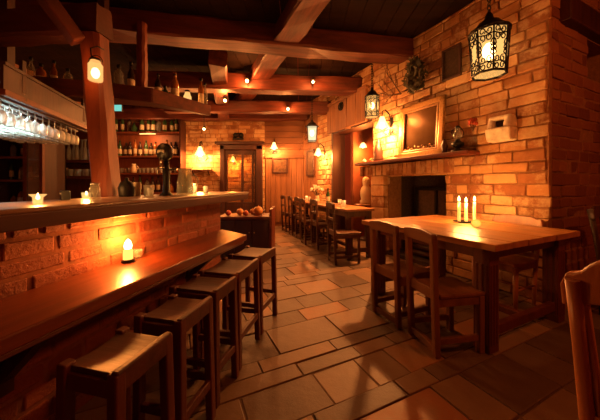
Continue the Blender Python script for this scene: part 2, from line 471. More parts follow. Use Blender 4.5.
# ------------------------------------------------------------------ fireplace
fp = thing('fireplace', 'open brick fireplace with soldier-course lintel and dark wood mantel shelf', 'fireplace', W(0), WRZ)
mb = MB(); t = .98
while t < 2.78:
    wd = random.uniform(.075,.10); mb.box(-t-wd+.005, -t-.005, -.12+random.uniform(-.01,.01), .0, 1.365, 1.555, None, random.random()*.7+.1); t += wd
mb.build('brick_lintel', 'brick', fp, bevel=.008)
mb = MB(); z = 0
while z < 1.36:
    mb.box(-2.54, -2.21, -.11+random.uniform(-.012,.012), .3, z+.005, min(1.362, z+.2)-.004, None, random.random()*.6+.15); z += .2
mb.build('left_jamb', 'brick', fp, bevel=.012)
mb = MB(); mb.box(-2.86, -.66, -.24, .0, 1.57, 1.62); mb.build('mantel_shelf', 'mantel', fp, bevel=.008)
mb = MB()
mb.box(-2.26,-1.05,.62,.68,0,1.5); mb.box(-2.26,-2.2,.3,.62,0,1.5); mb.box(-1.11,-1.05,.3,.62,0,1.5); mb.box(-2.26,-1.05,.0,.62,1.44,1.5)
mb.box(-2.2,-1.11,-.05,.62,.0,.06)
mb.build('firebox', 'soot_and_shade', fp)
mb = MB(); mb.box(-1.95,-1.2,.42,.46,.06,1.12); mb.build('fireback', 'fireback', fp, bevel=.006)
mb = MB()
for x0, x1, z0, z1 in ((-1.98,-1.93,.06,1.16),(-1.22,-1.17,.06,1.16),(-1.98,-1.17,1.11,1.16),(-1.6,-1.56,.06,1.12),(-1.98,-1.17,.5,.54)):
    mb.box(x0,x1,.39,.43,z0,z1)
mb.build('iron_surround', 'iron', fp, bevel=.004)
mb = MB()
for i in range(4): mb.tube([(-1.9+i*.03,.1+i*.07,.12+(.08 if i % 2 else 0)), (-1.3,.14+i*.06,.12+(.08 if i % 2 else 0))], .045, 8)
mb.build('firewood', 'darkwood', fp)

# picture mirror standing on the mantel
fr = thing('framed_mirror', 'large gilt framed dark mirror leaning on the mantel shelf', 'mirror', W(1.48, .10, 1.62), WRZ)
fr.rotation_euler = (math.radians(-4), 0, WRZ)
fw, fh = .395, .82
mb = MB()
for a, b in (((-fw,.04),(fw,.04)),((-fw,fh-.04),(fw,fh-.04))): mb.bar((a[0],0,a[1]),(b[0],0,b[1]),.05,.08)
for x in (-fw+.04, fw-.04): mb.bar((x,0,0),(x,0,fh),.08,.05)
mb.build('outer_frame', 'gilt', fr, bevel=.012)
mb = MB()
for a, b in (((-fw+.07,.095),(fw-.07,.095)),((-fw+.07,fh-.095),(fw-.07,fh-.095))): mb.bar((a[0],-.005,a[1]),(b[0],-.005,b[1]),.04,.035)
for x in (-fw+.095, fw-.095): mb.bar((x,-.005,.08),(x,-.005,fh-.08),.035,.04)
mb.build('inner_frame', 'giltdark', fr, bevel=.01)
MB().box(-fw+.1, fw-.1, .0, .012, .1, fh-.1).build('mirror_pane', 'mirror', fr)
mb = MB()
for i in range(9):
    x = -fw+.14+i*(2*fw-.28)/8; mb.ball((x,-.012,.135+.022*(i % 2)), .016, 1, 8)
    if i: mb.tube([(x,-.012,.135+.022*(i % 2)),(x-.03,-.012,.118),(x-.065,-.012,.135+.022*((i+1) % 2))], .006, 6)
mb.build('carved_beading', 'gilt', fr)

# ------------------------------------------------------------------ things on the mantel
o = MB().lathe([(.0,0),(.085,0),(.09,.03),(.075,.10),(.082,.16),(.06,.25),(.035,.30),(.04,.34),(.018,.39),(.0,.40)],16).build('wooden_figure','darkwood'); o.location = W(2.3,.14,1.62)
tag(o, 'dark tapering wooden figure on the mantel beside the glowing wall lamp', 'figurine')
ol = thing('oil_lamp', 'old glass oil lamp with metal base on mantel, right of gilt mirror', 'lamp', W(.86,.13,1.62))
MB().lathe([(.0,0),(.075,0),(.075,.02),(.03,.035),(.03,.055),(.07,.08),(.075,.11),(.035,.14),(.03,.16)],16).build('lamp_base','iron',ol)
MB().lathe([(.032,.16),(.05,.19),(.052,.22),(.03,.27),(.026,.32)],16).build('glass_chimney','clear',ol)
mb = MB(); mb.ring((0,0,.24),.075,.005,'Y',16,6,-.4,PI+.4); mb.lathe([(.036,.31),(.02,.335),(.0,.34)],12); mb.build('wire_handle','iron',ol)
o = MB().lathe([(.0,0),(.035,0),(.03,.05),(.045,.09),(.03,.13),(.026,.17),(.0,.19)],12).build('figurine','darkwood'); o.location = W(1.02,.16,1.62)
tag(o, 'small dark carved figurine between the gilt mirror and the oil lamp', 'figurine')
fv = thing('dried_flowers', 'small bunch of dried red flowers hung on brick above the oil lamp', 'flowers', W(.72,.05,1.86))
mb = MB()
for i in range(5): mb.tube([(0,0,0),(.02*(i-2),.01*(i % 2),.1)], .004, 5)
mb.build('stems','twig',fv)
mb = MB()
for i in range(9): mb.ball((random.uniform(-.05,.05),random.uniform(-.02,.02),.1+random.uniform(-.03,.06)), .022, 1, 8)
mb.build('flower_heads','redpetal',fv)
for i,(t,off,r,mt,nm_,lb) in enumerate(((2.47,.15,.045,'citrus','gourd','yellow gourd among the small ornaments on the mantel left end'),(2.56,.12,.035,'fruitred','dried_fruit','red dried fruit on the mantel between yellow gourd and pale stone'),(2.66,.16,.04,'stone','pebble','pale rounded stone third from the left end of the mantel'),(2.75,.12,.03,'fruit','seed_pod','small orange brown seed pod at the very left end of the mantel'))):
    mb = MB(); mb.ball((0,0,r*.8), r, .8, 12); mb.tube([(0,0,r*1.5),(.006,0,r*1.9)], .004, 5)
    o = mb.build(nm_, mt); o.location = W(t,off,1.62); tag(o, lb, 'ornament')
tl = thing('tea_light', 'small lit tea light in a glass on mantel left part', 'candle', W(2.40,.19,1.62))
MB().lathe([(.0,0),(.025,0),(.03,.05),(.027,.05),(.022,.008),(.0,.008)],14).build('glass_cup','clear',tl)
MB().lathe([(.0,.009),(.021,.009),(.021,.025),(.0,.025)],12).build('wax','waxlit',tl)

# corbel stone on the brick wall
cb = MB()
cb.hexa([(-.125,-.10,0),(.125,-.10,0),(.125,.05,0),(-.125,.05,0),(-.13,-.13,.15),(.13,-.13,.15),(.13,.05,.15),(-.13,.05,.15)])
cb.hexa([(-.12,-.12,.145),(-.05,-.12,.145),(-.05,.05,.145),(-.12,.05,.145),(-.11,-.08,.28),(-.055,-.08,.28),(-.055,.05,.28),(-.11,.05,.28)])
cb.hexa([(.05,-.12,.145),(.125,-.12,.145),(.125,.05,.145),(.05,.05,.145),(.055,-.08,.28),(.12,-.08,.28),(.12,.05,.28),(.055,.05,.28)])
cb.box(-.11,.12,-.09,.05,.235,.285)
o = cb.build('stone_corbel','stone',bevel=.032,loc=W(.395,.035,1.69),rz=WRZ,seg=3); MB().box(-.055,.055,-.03,.03,.15,.235).build('hollow','soot_and_shade',o); tag(o,'pale weathered stone block with a dark hollow, set in the brick wall','stone')  # dark block in the pocket paints the shade of the hollow
# plaque, dried bundle, round ornament
pq = thing('wall_plaque','small dark wooden plaque on bricks behind the large lantern','plaque',W(1.0,.03,2.62),WRZ)
MB().box(-.13,.13,-.02,.0,0,.42).build('board','soot_and_shade',pq,bevel=.006)
mb = MB()
for x in (-.12,.12): mb.box(x-.015,x+.015,-.035,-.02,0,.42)
for z in (.015,.405): mb.box(-.12,.12,-.035,-.02,z-.015,z+.015)
mb.build('frame','darkwood',pq,bevel=.004)
db = thing('dried_bundle','dark bunch of dried leaves hanging on brick above the gilt mirror','dried plants',W(1.53,.09,2.62),WRZ)
mb = MB(); rnd = random.Random(4)
for i in range(26):
    a = rnd.uniform(-1,1); x1 = a*.19
    mb.tube([(0.02*a,0,.52),(x1*.5,rnd.uniform(-.06,.02),.36),(x1,rnd.uniform(-.08,.02),rnd.uniform(.0,.2))], [.006,.008,.004], 5)
mb.build('stems','twig',db)
mb = MB()
for i in range(300):
    a = rnd.uniform(-1,1); z = rnd.uniform(0,.48); k = (.20-.16*abs(z-.2)/.3)
    c = Vector((a*k, rnd.uniform(-.09,.01), z)); d = Vector((rnd.uniform(-1,1),rnd.uniform(-.5,.5),rnd.uniform(-1,.4))).normalized()*.05
    e = d.cross(Vector((.3,1,.2))).normalized()*.024
    vs_ = [mb.bm.verts.new(c-d), mb.bm.verts.new(c+e), mb.bm.verts.new(c+d), mb.bm.verts.new(c-e)]
    mb.bm.faces.new(vs_)
mb.build('leaves','leafdark',db)
ro = thing('wall_rosette','round black iron rosette on the planks over the doorway','ornament',W(3.55,.09,2.93),WRZ)
mb = MB(); mb.ring((0,0,0),.085,.012,'Y',20,6)
for k in range(4): mb.tube([(.08*math.cos(k*PI/4),0,.08*math.sin(k*PI/4)),(-.08*math.cos(k*PI/4),0,-.08*math.sin(k*PI/4))],.008,6)
mb.ball((0,0,0),.028,1,10); mb.build('iron_work','iron',ro)
MB().lathe([(.0,-.004),(.075,-.004),(.075,.004),(.0,.004)],20,(0,.012,0),Matrix.Rotation(PI/2,3,'X')).build('back_plate','darkwood',ro)

# ------------------------------------------------------------------ lanterns
def lantern(label, loc, r, h, ztop, pane='pane', sides=8, filigree=True, taper=.86):
    t = thing('hanging_lantern', label, 'lantern', loc)     # origin at body centre
    z0, z1 = -h/2, h/2; r0 = r*taper
    V = lambda k, z, q=1: ((r0+(r-r0)*(z-z0)/h)*q*math.cos(2*PI*(k+.5)/sides), (r0+(r-r0)*(z-z0)/h)*q*math.sin(2*PI*(k+.5)/sides), z)
    mb = MB()
    for k in range(sides):
        mb.tube([V(k,z0),V(k,z1)], r*.045, 6)
        for z, w in ((z0,.07),(z1,.07)): mb.tube([V(k,z),V(k+1,z)], r*w, 6)
    mb.build('frame','iron',t)
    if filigree:
        mb = MB(); rnd = random.Random(5)
        for k in range(sides):
            a, b = Vector(V(k,z0)), Vector(V(k+1,z0)); c, d = Vector(V(k,z1)), Vector(V(k+1,z1))
            Q = lambda u, v: (a*(1-u)+b*u)*(1-v)+(c*(1-u)+d*u)*v
            for i, cv in enumerate((.10,.25,.75,.90)):
                for cu in (.28,.72):
                    pts = [Q(cu+.2*math.cos(q*.7+i+cu*9)*(1-q*.06), cv+.085*math.sin(q*.7+i+cu*9)*(1-q*.06)) for q in range(11)]
                    mb.tube(pts, r*.034, 5)
            for cv in (.4,.5,.6):
                for s in (-1,1):
                    mb.tube([Q(.5+s*.47,cv-.08),Q(.5+s*.30,cv-.02),Q(.5+s*.36,cv+.06),Q(.5+s*.47,cv+.1)], r*.034, 5)
            mb.tube([Q(.02,.17),Q(.5,.20),Q(.98,.17)], r*.036, 5); mb.tube([Q(.02,.83),Q(.5,.80),Q(.98,.83)], r*.036, 5)
        mb.build('filigree','iron',t)
    mb = MB()
    for k in range(sides):
        q = [mb.bm.verts.new(p) for p in (V(k,z0,.95),V(k+1,z0,.95),V(k+1,z1,.95),V(k,z1,.95))]; mb.bm.faces.new(q)
    mb.build('glass_panes',pane,t)
    MB().lathe([(r*1.08,z1),(r*1.05,z1+h*.04),(r*.72,z1+h*.14),(r*.55,z1+h*.24),(r*.25,z1+h*.31),(r*.2,z1+h*.42),(r*.08,z1+h*.5),(.0,z1+h*.52)],sides*2).build('cap','iron',t)
    mb = MB(); z = z1+h*.50; i = 0
    while z < ztop-loc[2]:
        s = min(r*.3,.04)
        n = 8; pts = []
        for q in range(n+1):
            a = 2*PI*q/n; u = s*.45*math.cos(a); v = s*.8*math.sin(a)
            pts.append((u,0,z+v) if i % 2 else (0,u,z+v))
        mb.tube(pts, s*.14, 5); z += s*1.15; i += 1
    mb.build('chain','iron',t)
    mb = MB(); mb.ball((0,0,h*.06),r*.34,1.5,12); mb.build('bulb','bulb',t)
    return t
L1 = unp(489,54,2.86)
lantern('large black filigree lantern hanging at upper right before the brick wall', L1, .185, .45, CZ)
L2 = unp(372,107,4.45)
lantern('round wire cage lantern hanging near the doorway, left of the mirror', L2, .115, .34, CZ, taper=1.0)
L3 = unp(312,134,6.15)
lantern('small four sided lantern with pale glass hanging in the far corner', L3, .15, .34, CZ, 'palepane', 4, False, .85)

# ------------------------------------------------------------------ wall lamps
def walllamp(name, label, loc, rz, s=1.0, iron=True):
    """bell shade hung from a scrolled iron arm, back plate at local y=.16"""
    t = thing(name, label, 'wall lamp', loc, rz)
    mb = MB(); mb.tube([(0,.15*s,.02*s),(0,.12*s,.14*s),(0,.05*s,.19*s),(0,0,.16*s),(0,0,.09*s)], .009*s, 8)
    mb.ring((0,.10*s,.02*s),.045*s,.007*s,'X',16,6,-1,3.8); mb.box(-.035*s,.035*s,.15*s,.17*s,-.12*s,.10*s)
    for sg in (-1,1): mb.tube([(0,.15*s,-.07*s),(sg*.05*s,.10*s,-.11*s),(sg*.09*s,.10*s,-.06*s),(sg*.06*s,.10*s,-.03*s)], .007*s, 6)
    mb.build('iron_arm','iron',t)
    MB().lathe([(.022*s,.10*s),(.03*s,.085*s),(.045*s,.04*s),(.075*s,-.02*s),(.085*s,-.035*s),(.082*s,-.035*s),(.042*s,.038*s),(.02*s,.095*s)],18).build('glass_shade','shade',t)
    mb = MB(); mb.ball((0,0,-.01*s),.036*s,1.3,12); mb.build('bulb','bulb',t)
    return t
S1 = W(2.12,.22,2.22)
walllamp('wall_lamp','glowing bell shaded wall lamp between doorway and gilt mirror', S1, WRZ, 1.35)
S2 = W(4.36,.2,1.98)
walllamp('wall_lamp','glowing wall lamp on the narrow brick pier left of the doorway', S2, WRZ, 1.25)
S3 = unp(274,147,BW-.22)
walllamp('wall_lamp','glowing wall lamp on far planks above the small framed picture', S3, 0, 1.3)
S4 = unp(200,153,BW-.2)
walllamp('wall_lamp','broad glowing wall lamp on far bricks behind the bar end', S4, 0, 1.8)

# twigs above the lamps
def branch(label, loc, rz, s, seed):
    rnd = random.Random(seed); mb = MB()
    def grow(p, d, L, r, n):
        pts = [p]; q = p.copy()
        for i in range(4):
            d = (d + Vector((rnd.uniform(-.3,.3),rnd.uniform(-.12,.12),rnd.uniform(-.25,.25)))).normalized(); q = q+d*L/4; pts.append(q.copy())
        mb.tube(pts, [r, r*.85, r*.7, r*.55, r*.3], 5)
        if n:
            for k in (1,2,3): grow(pts[k], (d+Vector((rnd.uniform(-.8,.8),rnd.uniform(-.2,.2),rnd.uniform(-.8,.8)))).normalized(), L*.55, r*.6, n-1)
    for k in range(3): grow(Vector((0,0,0)), Vector((rnd.uniform(-1,.2),-.12,rnd.uniform(-.3,.4))).normalized(), s, .010, 2)
    o = mb.build('dried_branch','twig'); o.location = loc; o.rotation_euler.z = rz; return tag(o,label,'branch')
branch('bare dried branch spreading above the glowing wall lamp beside lantern', W(1.86,.06,2.68), WRZ, .5, 3)
branch('bare dried twigs beside the small lantern in the far corner', W(4.9,.06,2.62), WRZ, .55, 8)

# ------------------------------------------------------------------ pictures of the far corner
def picture(label, loc, rz, w, h):
    t = thing('framed_picture', label, 'picture', loc, rz)
    mb = MB()
    for x in (-w/2+.025,w/2-.025): mb.box(x-.025,x+.025,-.035,0,0,h)
    for z in (.025,h-.025): mb.box(-w/2,w/2,-.034,0,z-.025,z+.025)
    mb.build('frame','darkwood',t,bevel=.005)
    MB().box(-w/2+.03,w/2-.03,-.018,-.002,.03,h-.03).build('canvas','picture',t)
    return t
picture('small dark framed picture on the far planked wall', unp(280,173.5,BW-.015), 0, .46, .46)
picture('upright wooden framed picture on planks beside the brick pier', W(5.1,.02,1.44), WRZ, .44, .72)

# ------------------------------------------------------------------ far glazed door
dr = MB(); X0, X1 = -2.28, -1.14
dr.box(X0-.02, X0+.10, BW-.1, BW+.25, 0, 2.34); dr.box(X1-.12, X1+.06, BW-.1, BW+.25, 0, 2.34)
dr.box(X0-.02, X1+.06, BW-.1, BW+.25, 2.22, 2.36); dr.box(X0-.14, X1+.12, BW-.2, BW+.02, 2.36, 2.44)
door = struct(dr.build('door_1','darkwood',bevel=.01))
mb = MB()
xm = -1.66
for a, b in ((X0+.10, X0+.17),(xm-.05,xm+.02),(xm+.26,xm+.31),(X1-.18,X1-.11)): mb.box(a, b, BW-.02, BW+.05, .02, 2.22)
for z0, z1 in ((.02,.62),(2.08,2.22),(.62,.7)): mb.box(X0+.1, X1-.1, BW-.015, BW+.045, z0, z1)
mb.build('door_leaf','darkwood',door,bevel=.006)
MB().box(X0+.12, X1-.12, BW+.01, BW+.016, .66, 2.1).build('door_glass','doorglass',door)
brickwall('wall_vestibule', (-3.2, 9.1, 0), (1,0,0), (0,-1,0), 0, 2.9, 0, 2.9, [], seed=21, depth=.1)
struct(MB().box(-3.2,-.3,BW+.3,9.2,2.8,2.9).build('ceiling_vestibule','ceil'))
S5 = Vector(((233-300)*8.9/F, 8.9, HC+25*8.9/F))
walllamp('wall_lamp','glowing wall lamp seen through the glazed dark wooden door', S5, 0, 1.2)
# small crest over the door
mb = MB(); mb.box(-.15,.15,-.05,0,0,.05)
for x in (-.08,.08): mb.ball((x,-.03,.13),.075,1.1,10)
mb.tube([(-.14,-.03,.05),(0,-.03,.2),(.14,-.03,.05)],.02,6)
o = mb.build('carved_crest','iron'); o.location = unp(238.5,140,BW-.012); tag(o,'small black carved crest fixed above the dark glazed door','ornament')
# small shelf by the far lamp
sh = thing('wall_shelf','small dark shelf below the far wall lamp behind the bar','shelf', unp(202,171,BW-.02))
MB().box(-.32,.32,-.18,0,0,.035).build('board','darkwood',sh,bevel=.004)
mb = MB()
for x in (-.22,.22): mb.bar((x,-.01,-.12),(x,-.15,0),.03)
mb.split('bracket','darkwood',sh)

# ------------------------------------------------------------------ tables
def table(label, corners_xy, z, th, leg, mat, legmat, over=.1, stretcher=True, loc=None, rz=0, L=1, Wd=1):
    t = thing('dining_table', label, 'table', loc, rz)
    mb = MB(); n = max(4, round(Wd/.2)); w = Wd/n
    for i in range(n): mb.box(-L/2-.004*(i % 2), L/2+.004*((i+1) % 2), -Wd/2+i*w+.0008, -Wd/2+(i+1)*w-.0008, z-th, z-.0015*(i % 2))
    mb.build('tabletop',mat,t,bevel=.005)
    mb = MB(); a, b = L/2-over, Wd/2-over
    for s in (-1,1):
        mb.box(-a, a, s*b-.015, s*b+.015, z-th-.09, z-th); mb.box(s*a-.015, s*a+.015, -b, b, z-th-.09, z-th)
    mb.split('apron_board',legmat,t)
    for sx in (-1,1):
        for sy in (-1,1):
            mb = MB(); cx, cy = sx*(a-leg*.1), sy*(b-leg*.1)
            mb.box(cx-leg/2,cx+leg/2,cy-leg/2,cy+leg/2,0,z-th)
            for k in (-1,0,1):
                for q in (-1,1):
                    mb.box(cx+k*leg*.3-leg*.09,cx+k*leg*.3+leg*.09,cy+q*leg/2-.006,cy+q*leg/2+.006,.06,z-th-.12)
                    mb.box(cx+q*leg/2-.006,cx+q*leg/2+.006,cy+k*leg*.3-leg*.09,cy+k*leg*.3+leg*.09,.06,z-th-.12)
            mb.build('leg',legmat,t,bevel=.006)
    if stretcher:
        mb = MB()
        for s in (-1,1): mb.box(s*a-.025,s*a+.025,-b,b,.10,.17)
        mb.box(-a,a,-.03,.03,.11,.16)
        mb.split('stretcher',legmat,t,.005)
    return t
# right table: corner A near, lengthwise along the wall
A = Vector((1.30,1.767,0)); e1 = Vector((-.4266,.9044,0)); e2 = Vector((.9044,.4266,0))
TL, TW = 1.40, 1.26
tc = A+e1*TL/2+e2*TW/2
TRZ = math.atan2(e1.y, e1.x)
table('broad honey wood table with three lit candles, nearest right wall', None, .80, .048, .115, 'table', 'tableleg', .12, True, tc, TRZ, TL, TW)
def T(a, b, z=.80): return A+e1*a+e2*b+Vector((0,0,z))
# far tables along the right side
u = Vector((-.335,.942,0)); v_ = Vector((.942,.335,0)); P0 = Vector((.735,4.18,0)); URZ = math.atan2(u.y,u.x)
for s0, s1, lb in ((0,1.5,'long dark table with chairs, standing before the doorway'),(1.54,3.0,'farther long table near the planked far wall, set for guests')):
    table(lb, None, .815, .04, .07, 'fartable', 'fchair', .06, True, P0+u*(s0+s1)/2+v_*.26, URZ, s1-s0, .52)

# ------------------------------------------------------------------ chairs
def plain_chair(label, loc, rz, mat='chair', matx='chairx', w=.34, d=.37, hb=.865, sh_=.43, p=.043, rail=True, group=None):
    """back posts run to the floor, open back, faces local +y, origin under the back"""
    t = thing('dining_chair', label, 'chair', loc, rz, group)
    h = w/2-p/2
    for s in (-1,1):
        mb = MB(); mb.hexa([(s*h-p/2,-p/2,0),(s*h+p/2,-p/2,0),(s*h+p/2,p/2,0),(s*h-p/2,p/2,0),(s*h-p/2+s*.004,-p/2-.03,hb-.01),(s*h+p/2+s*.004,-p/2-.03,hb-.01),(s*h+p/2,p/2-.03,hb-.01),(s*h-p/2,p/2-.03,hb-.01)])
        mb.build('back_leg',mat,t,bevel=.008)
        mb = MB(); mb.box(s*h-p/2,s*h+p/2,d-p,d,0,sh_-.02); mb.build('front_leg',mat,t,bevel=.006)
    mb = MB(); n = 8
    for i in range(n):
        x0, x1 = -w/2+w*i/n, -w/2+w*(i+1)/n
        f = lambda x: hb-.004+.018*math.cos(x/w*PI)
        y = -.03
        mb.hexa([(x0,y-.024,hb-.075),(x1,y-.024,hb-.075),(x1,y+.014,hb-.075),(x0,y+.014,hb-.075),(x0,y-.026,f(x0)),(x1,y-.026,f(x1)),(x1,y+.014,f(x1)),(x0,y+.014,f(x0))])
    mb.weld()
    mb.build('top_rail',matx,t,bevel=.005)
    mb = MB(); mb.box(-h,h,-.018,.012,sh_-.04,sh_+.035); mb.build('seat_rail',matx,t,bevel=.004)
    mb = MB(); mb.box(-w/2,w/2,.014,d+.02,sh_-.022,sh_+.006); mb.build('seat',matx,t,bevel=.008)
    mb = MB()
    for s in (-1,1): mb.box(s*h-.014,s*h+.014,0,d-.02,sh_-.08,sh_-.022); mb.box(s*h-.013,s*h+.013,0,d-.02,.09,.13)
    mb.box(-h,h,d-.035,d-.01,sh_-.08,sh_-.022); mb.split('side_rail',matx,t,.003)
    if rail: mb = MB(); mb.box(-h,h,-.015,.015,.025,.075); mb.build('bottom_rail',matx,t,bevel=.004)
    return t
def face(fx, fy): return math.atan2(-fx, fy)
plain_chair('open backed wooden chair at broad table, nearer to the camera', (.925,1.99,0), face(.985,.17))
plain_chair('open backed wooden chair at broad table, the farther of the pair', (.768,2.36,0), face(.92,.39))
fc = plain_chair('dark wooden chair with open back at near end of long table', Vector((.50,4.1,0)), face(.97,.24), 'fchair','fchair', .30, .40, .92, .47, .036)
mb = MB(); mb.box(-.13,.13,-.03,-.005,.66,.70); mb.build('back_slat','fchair',fc,bevel=.003)
row = Vector((.50,4.1,0))
for s, lb in ((.92,'second dark chair along the long table, behind the nearest one'),(1.4,'third dark chair along the long tables, middle of the row'),(1.92,'fourth dark chair in the row along the long tables'),(2.42,'fifth dark chair in the row, next to last before far wall'),(2.95,'last dark chair in the row, nearest the far planked wall')):
    dup(fc, row+u*s+v_*random.uniform(.02,.12), face(.942,.335)+random.uniform(-.08,.08), lb)
for o in bpy.data.objects:
    if o.get('label','').find('dark chair')>=0 or o.get('label','').startswith('dark wooden chair with open'): o['group'] = 'dark chairs along the long tables'

def crest_chair(label, loc, rz, w=.42, hb=.93, sh_=.45, d=.42, hump=.035):
    t = thing('dining_chair', label, 'chair', loc, rz)
    h = w/2-.02; k = (hb-hump+.01)/.895
    for s in (-1,1):
        mb = MB(); mb.tube([(s*(h-.03),.0,0),(s*(h-.02),.0,.25),(s*(h-.015),-.005,.45*k),(s*(h-.005),-.035,.7*k),(s*h,-.075,.893*k)], [.016,.018,.019,.018,.017], 10)
        mb.build('back_leg','cchair',t)
        mb = MB(); mb.tube([(s*(h-.01),d-.03,0),(s*(h-.01),d-.03,.2),(s*(h-.01),d-.03,sh_-.02)], [.016,.021,.023], 10); mb.build('front_leg','cchair',t)
    # camel-back crest rail
    n = 28; mb = MB()
    def top(q):   # q -1..1
        a = abs(q)
        ear = .012*math.exp(-((a-.93)/.09)**2)
        return hb-hump+ear+hump*math.exp(-(abs(q)/.84)**6)-.010*math.exp(-((a-.80)/.10)**2) - (.03*max(0,(a-.95)/.05)**2 if a > .95 else 0)
    def bot(q): return hb-hump-.085+.6*hump*(1-q*q)
    pts = [(-1+2*i/n) for i in range(n+1)]
    for q0, q1 in zip(pts, pts[1:]):
        cc = []
        for fz in (bot, top):
            for q, yy in ((q0,-.022),(q1,-.022),(q1,.016),(q0,.016)):
                cc.append((q*(w/2+.012), yy-.062+.022*q*q+(.012 if fz is bot else -.004), fz(q)))
        mb.hexa(cc)
    mb.weld()
    o = mb.build('crest_rail','cchair',t,bevel=.008,seg=3)
    mb = MB()
    for q in (-.5,-.17,.17,.5): mb.tube([(q*w*.7,-.005,sh_+.06),(q*w*.85,-.045,hb-.09)], .011, 8)
    mb.split('spindle','cchair',t)
    mb = MB(); mb.box(-h+.01,h-.01,-.02,.015,sh_+.03,sh_+.075); mb.build('back_rail','cchair',t,bevel=.006)
    mb = MB(); mb.prism([(-w/2+.03,-.01),(w/2-.03,-.01),(w/2+.005,d-.1),(w/2-.03,d),(-w/2+.03,d),(-w/2-.005,d-.1)], sh_-.012, sh_+.018); mb.build('seat','cchair',t,bevel=.01,seg=3)
    mb = MB()
    for s in (-1,1): mb.tube([(s*(h-.02),0,.2),(s*(h-.01),d-.03,.2)], .011, 8); mb.box(s*(h-.02)-.012,s*(h-.02)+.012,0,d-.03,sh_-.06,sh_-.01)
    mb.tube([(-h+.015,d*.5,.2),(h-.015,d*.5,.2)], .011, 8); mb.box(-h,h,d-.05,d-.025,sh_-.06,sh_-.01)
    mb.split('stretcher','cchair',t)
    return t
crest_chair('curved crest wooden chair close to camera at the bottom right edge', (.955,.645,0), face(.88,.47), .42, 1.005, .45, .42, .09)
crest_chair('curved crest wooden chair squeezed between broad table and brick wall', (2.275,2.815,0), face(-.9044,-.4266), .44, .875, .44, .40)
dk = crest_chair('dark wooden chair standing against the wall right of the broad table', (2.93,2.50,0), face(.35,-.94), .42, 1.0)
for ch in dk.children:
    ch.data.materials[0] = M['darkwood']  # every part of this chair takes the dark wood

# ------------------------------------------------------------------ candles on the broad table
def unpz(x, y, z): D = F*(HC-z)/(y-Y0); return Vector(((x-300)*D/F, D, z))
cp = unpz(465,222.5,.80)
pl = thing('candle_plate','shallow dark metal plate holding slim candles on the broad table','plate', cp)
MB().lathe([(.0,.004),(.06,.004),(.085,.014),(.088,.016),(.06,.0),(.0,.0)],24).build('dish','iron',pl)
mb = MB(); mb.ring((-.1,0,.018),.022,.005,'Z',14,6); mb.build('handle','iron',pl)
def candle(label, loc, r, h, group=None, lean=0):
    t = thing('candle', label, 'candle', loc, 0, group)
    MB().lathe([(.0,0),(r*1.05,0),(r,.02),(r*.93,h*.6),(r*.9,h-.004),(r*.6,h-.008),(.0,h-.008)],14).build('wax','wax',t)
    MB().tube([(0,0,h-.01),(.001,0,h+.012)],.0015,5).build('wick','iron',t)
    MB().lathe([(.0,h+.006),(.008,h+.010),(.011,h+.022),(.008,h+.042),(.0,h+.062)],10).build('flame','flame',t)
    t.rotation_euler.y = lean
    return t
SC = cp.y/F
CP = []
for dx, dy, h, lb in ((-6,.0,.215,'leftmost slim lit candle on the metal plate, broad table'),(4,.05,.20,'middle slim lit candle, behind the other two on the plate'),(9.5,.0,.215,'rightmost slim lit candle, just above the round amber tea light')):
    q = cp+Vector((dx*SC, dy, .008)); candle(lb, q, .0145, h); CP.append(q+Vector((0,0,h+.03)))
cf = thing('tea_light','round amber glass tea light on broad table, right of slim candles','candle', unpz(476,226.5,.80))
MB().lathe([(.0,0),(.022,0),(.036,.015),(.041,.034),(.036,.055),(.026,.064),(.024,.064),(.033,.052),(.037,.034),(.02,.006),(.0,.006)],20).build('glass_bowl','amberglow',cf)
MB().lathe([(.0,.007),(.024,.012),(.03,.03),(.0,.03)],14).build('wax','waxlit',cf)
MB().lathe([(.0,.03),(.006,.035),(.007,.043),(.0,.058)],10).build('flame','flame',cf)

# ------------------------------------------------------------------ bar : counter, ledge, stools
bt = thing('bar_counter','long dark wooden bar counter on top of the low brick front','bar counter', B(0,0,0), BRZ)
s0, s1 = -1.75, 2.02
def barpt(s, o, z): return (s, o, z+max(0,s)*.012)
mb = MB(); mb.hexa([barpt(s0,-.215,1.08),barpt(s1,-.215,1.08),barpt(s1,.29,1.08),barpt(s0,.29,1.08),barpt(s0,-.215,1.10),barpt(s1,-.215,1.10),barpt(s1,.29,1.10),barpt(s0,.29,1.10)])
mb.build('bar_top','bartop',bt,bevel=.006)
mb = MB(); mb.hexa([barpt(s0,-.205,1.015),barpt(s1-.01,-.205,1.015),barpt(s1-.01,-.13,1.015),barpt(s0,-.13,1.015),barpt(s0,-.212,1.08),barpt(s1-.01,-.212,1.08),barpt(s1-.01,-.13,1.08),barpt(s0,-.13,1.08)])
mb.build('front_edge','baredge',bt,bevel=.006)
mb = MB(); mb.box(s0,1.74,-.13,.14,1.03,1.08); mb.build('support_board','darkwood',bt)
lg = thing('drinks_ledge','low wooden drinks ledge along the brick bar front, above the stools','ledge', B(0,0,0), BRZ)
LZ = .73
mb = MB(); mb.prism([(-1.7,-.02),(-1.7,-.402),(1.55,-.402),(1.76,-.02)], LZ-.057, LZ); mb.build('ledge_top','ledge',lg,bevel=.007)
mb = MB(); mb.box(-1.7,1.5,-.396,-.36,LZ-.075,LZ-.057); mb.build('under_strip','baredge',lg,bevel=.003)
mb = MB()
for s in (-1.2,.0,1.2): mb.bar((s,-.02,LZ-.33),(s,-.30,LZ-.06),.05); mb.box(s-.025,s+.025,-.04,-.018,LZ-.4,LZ-.06)
mb.split('bracket','darkwood',lg)
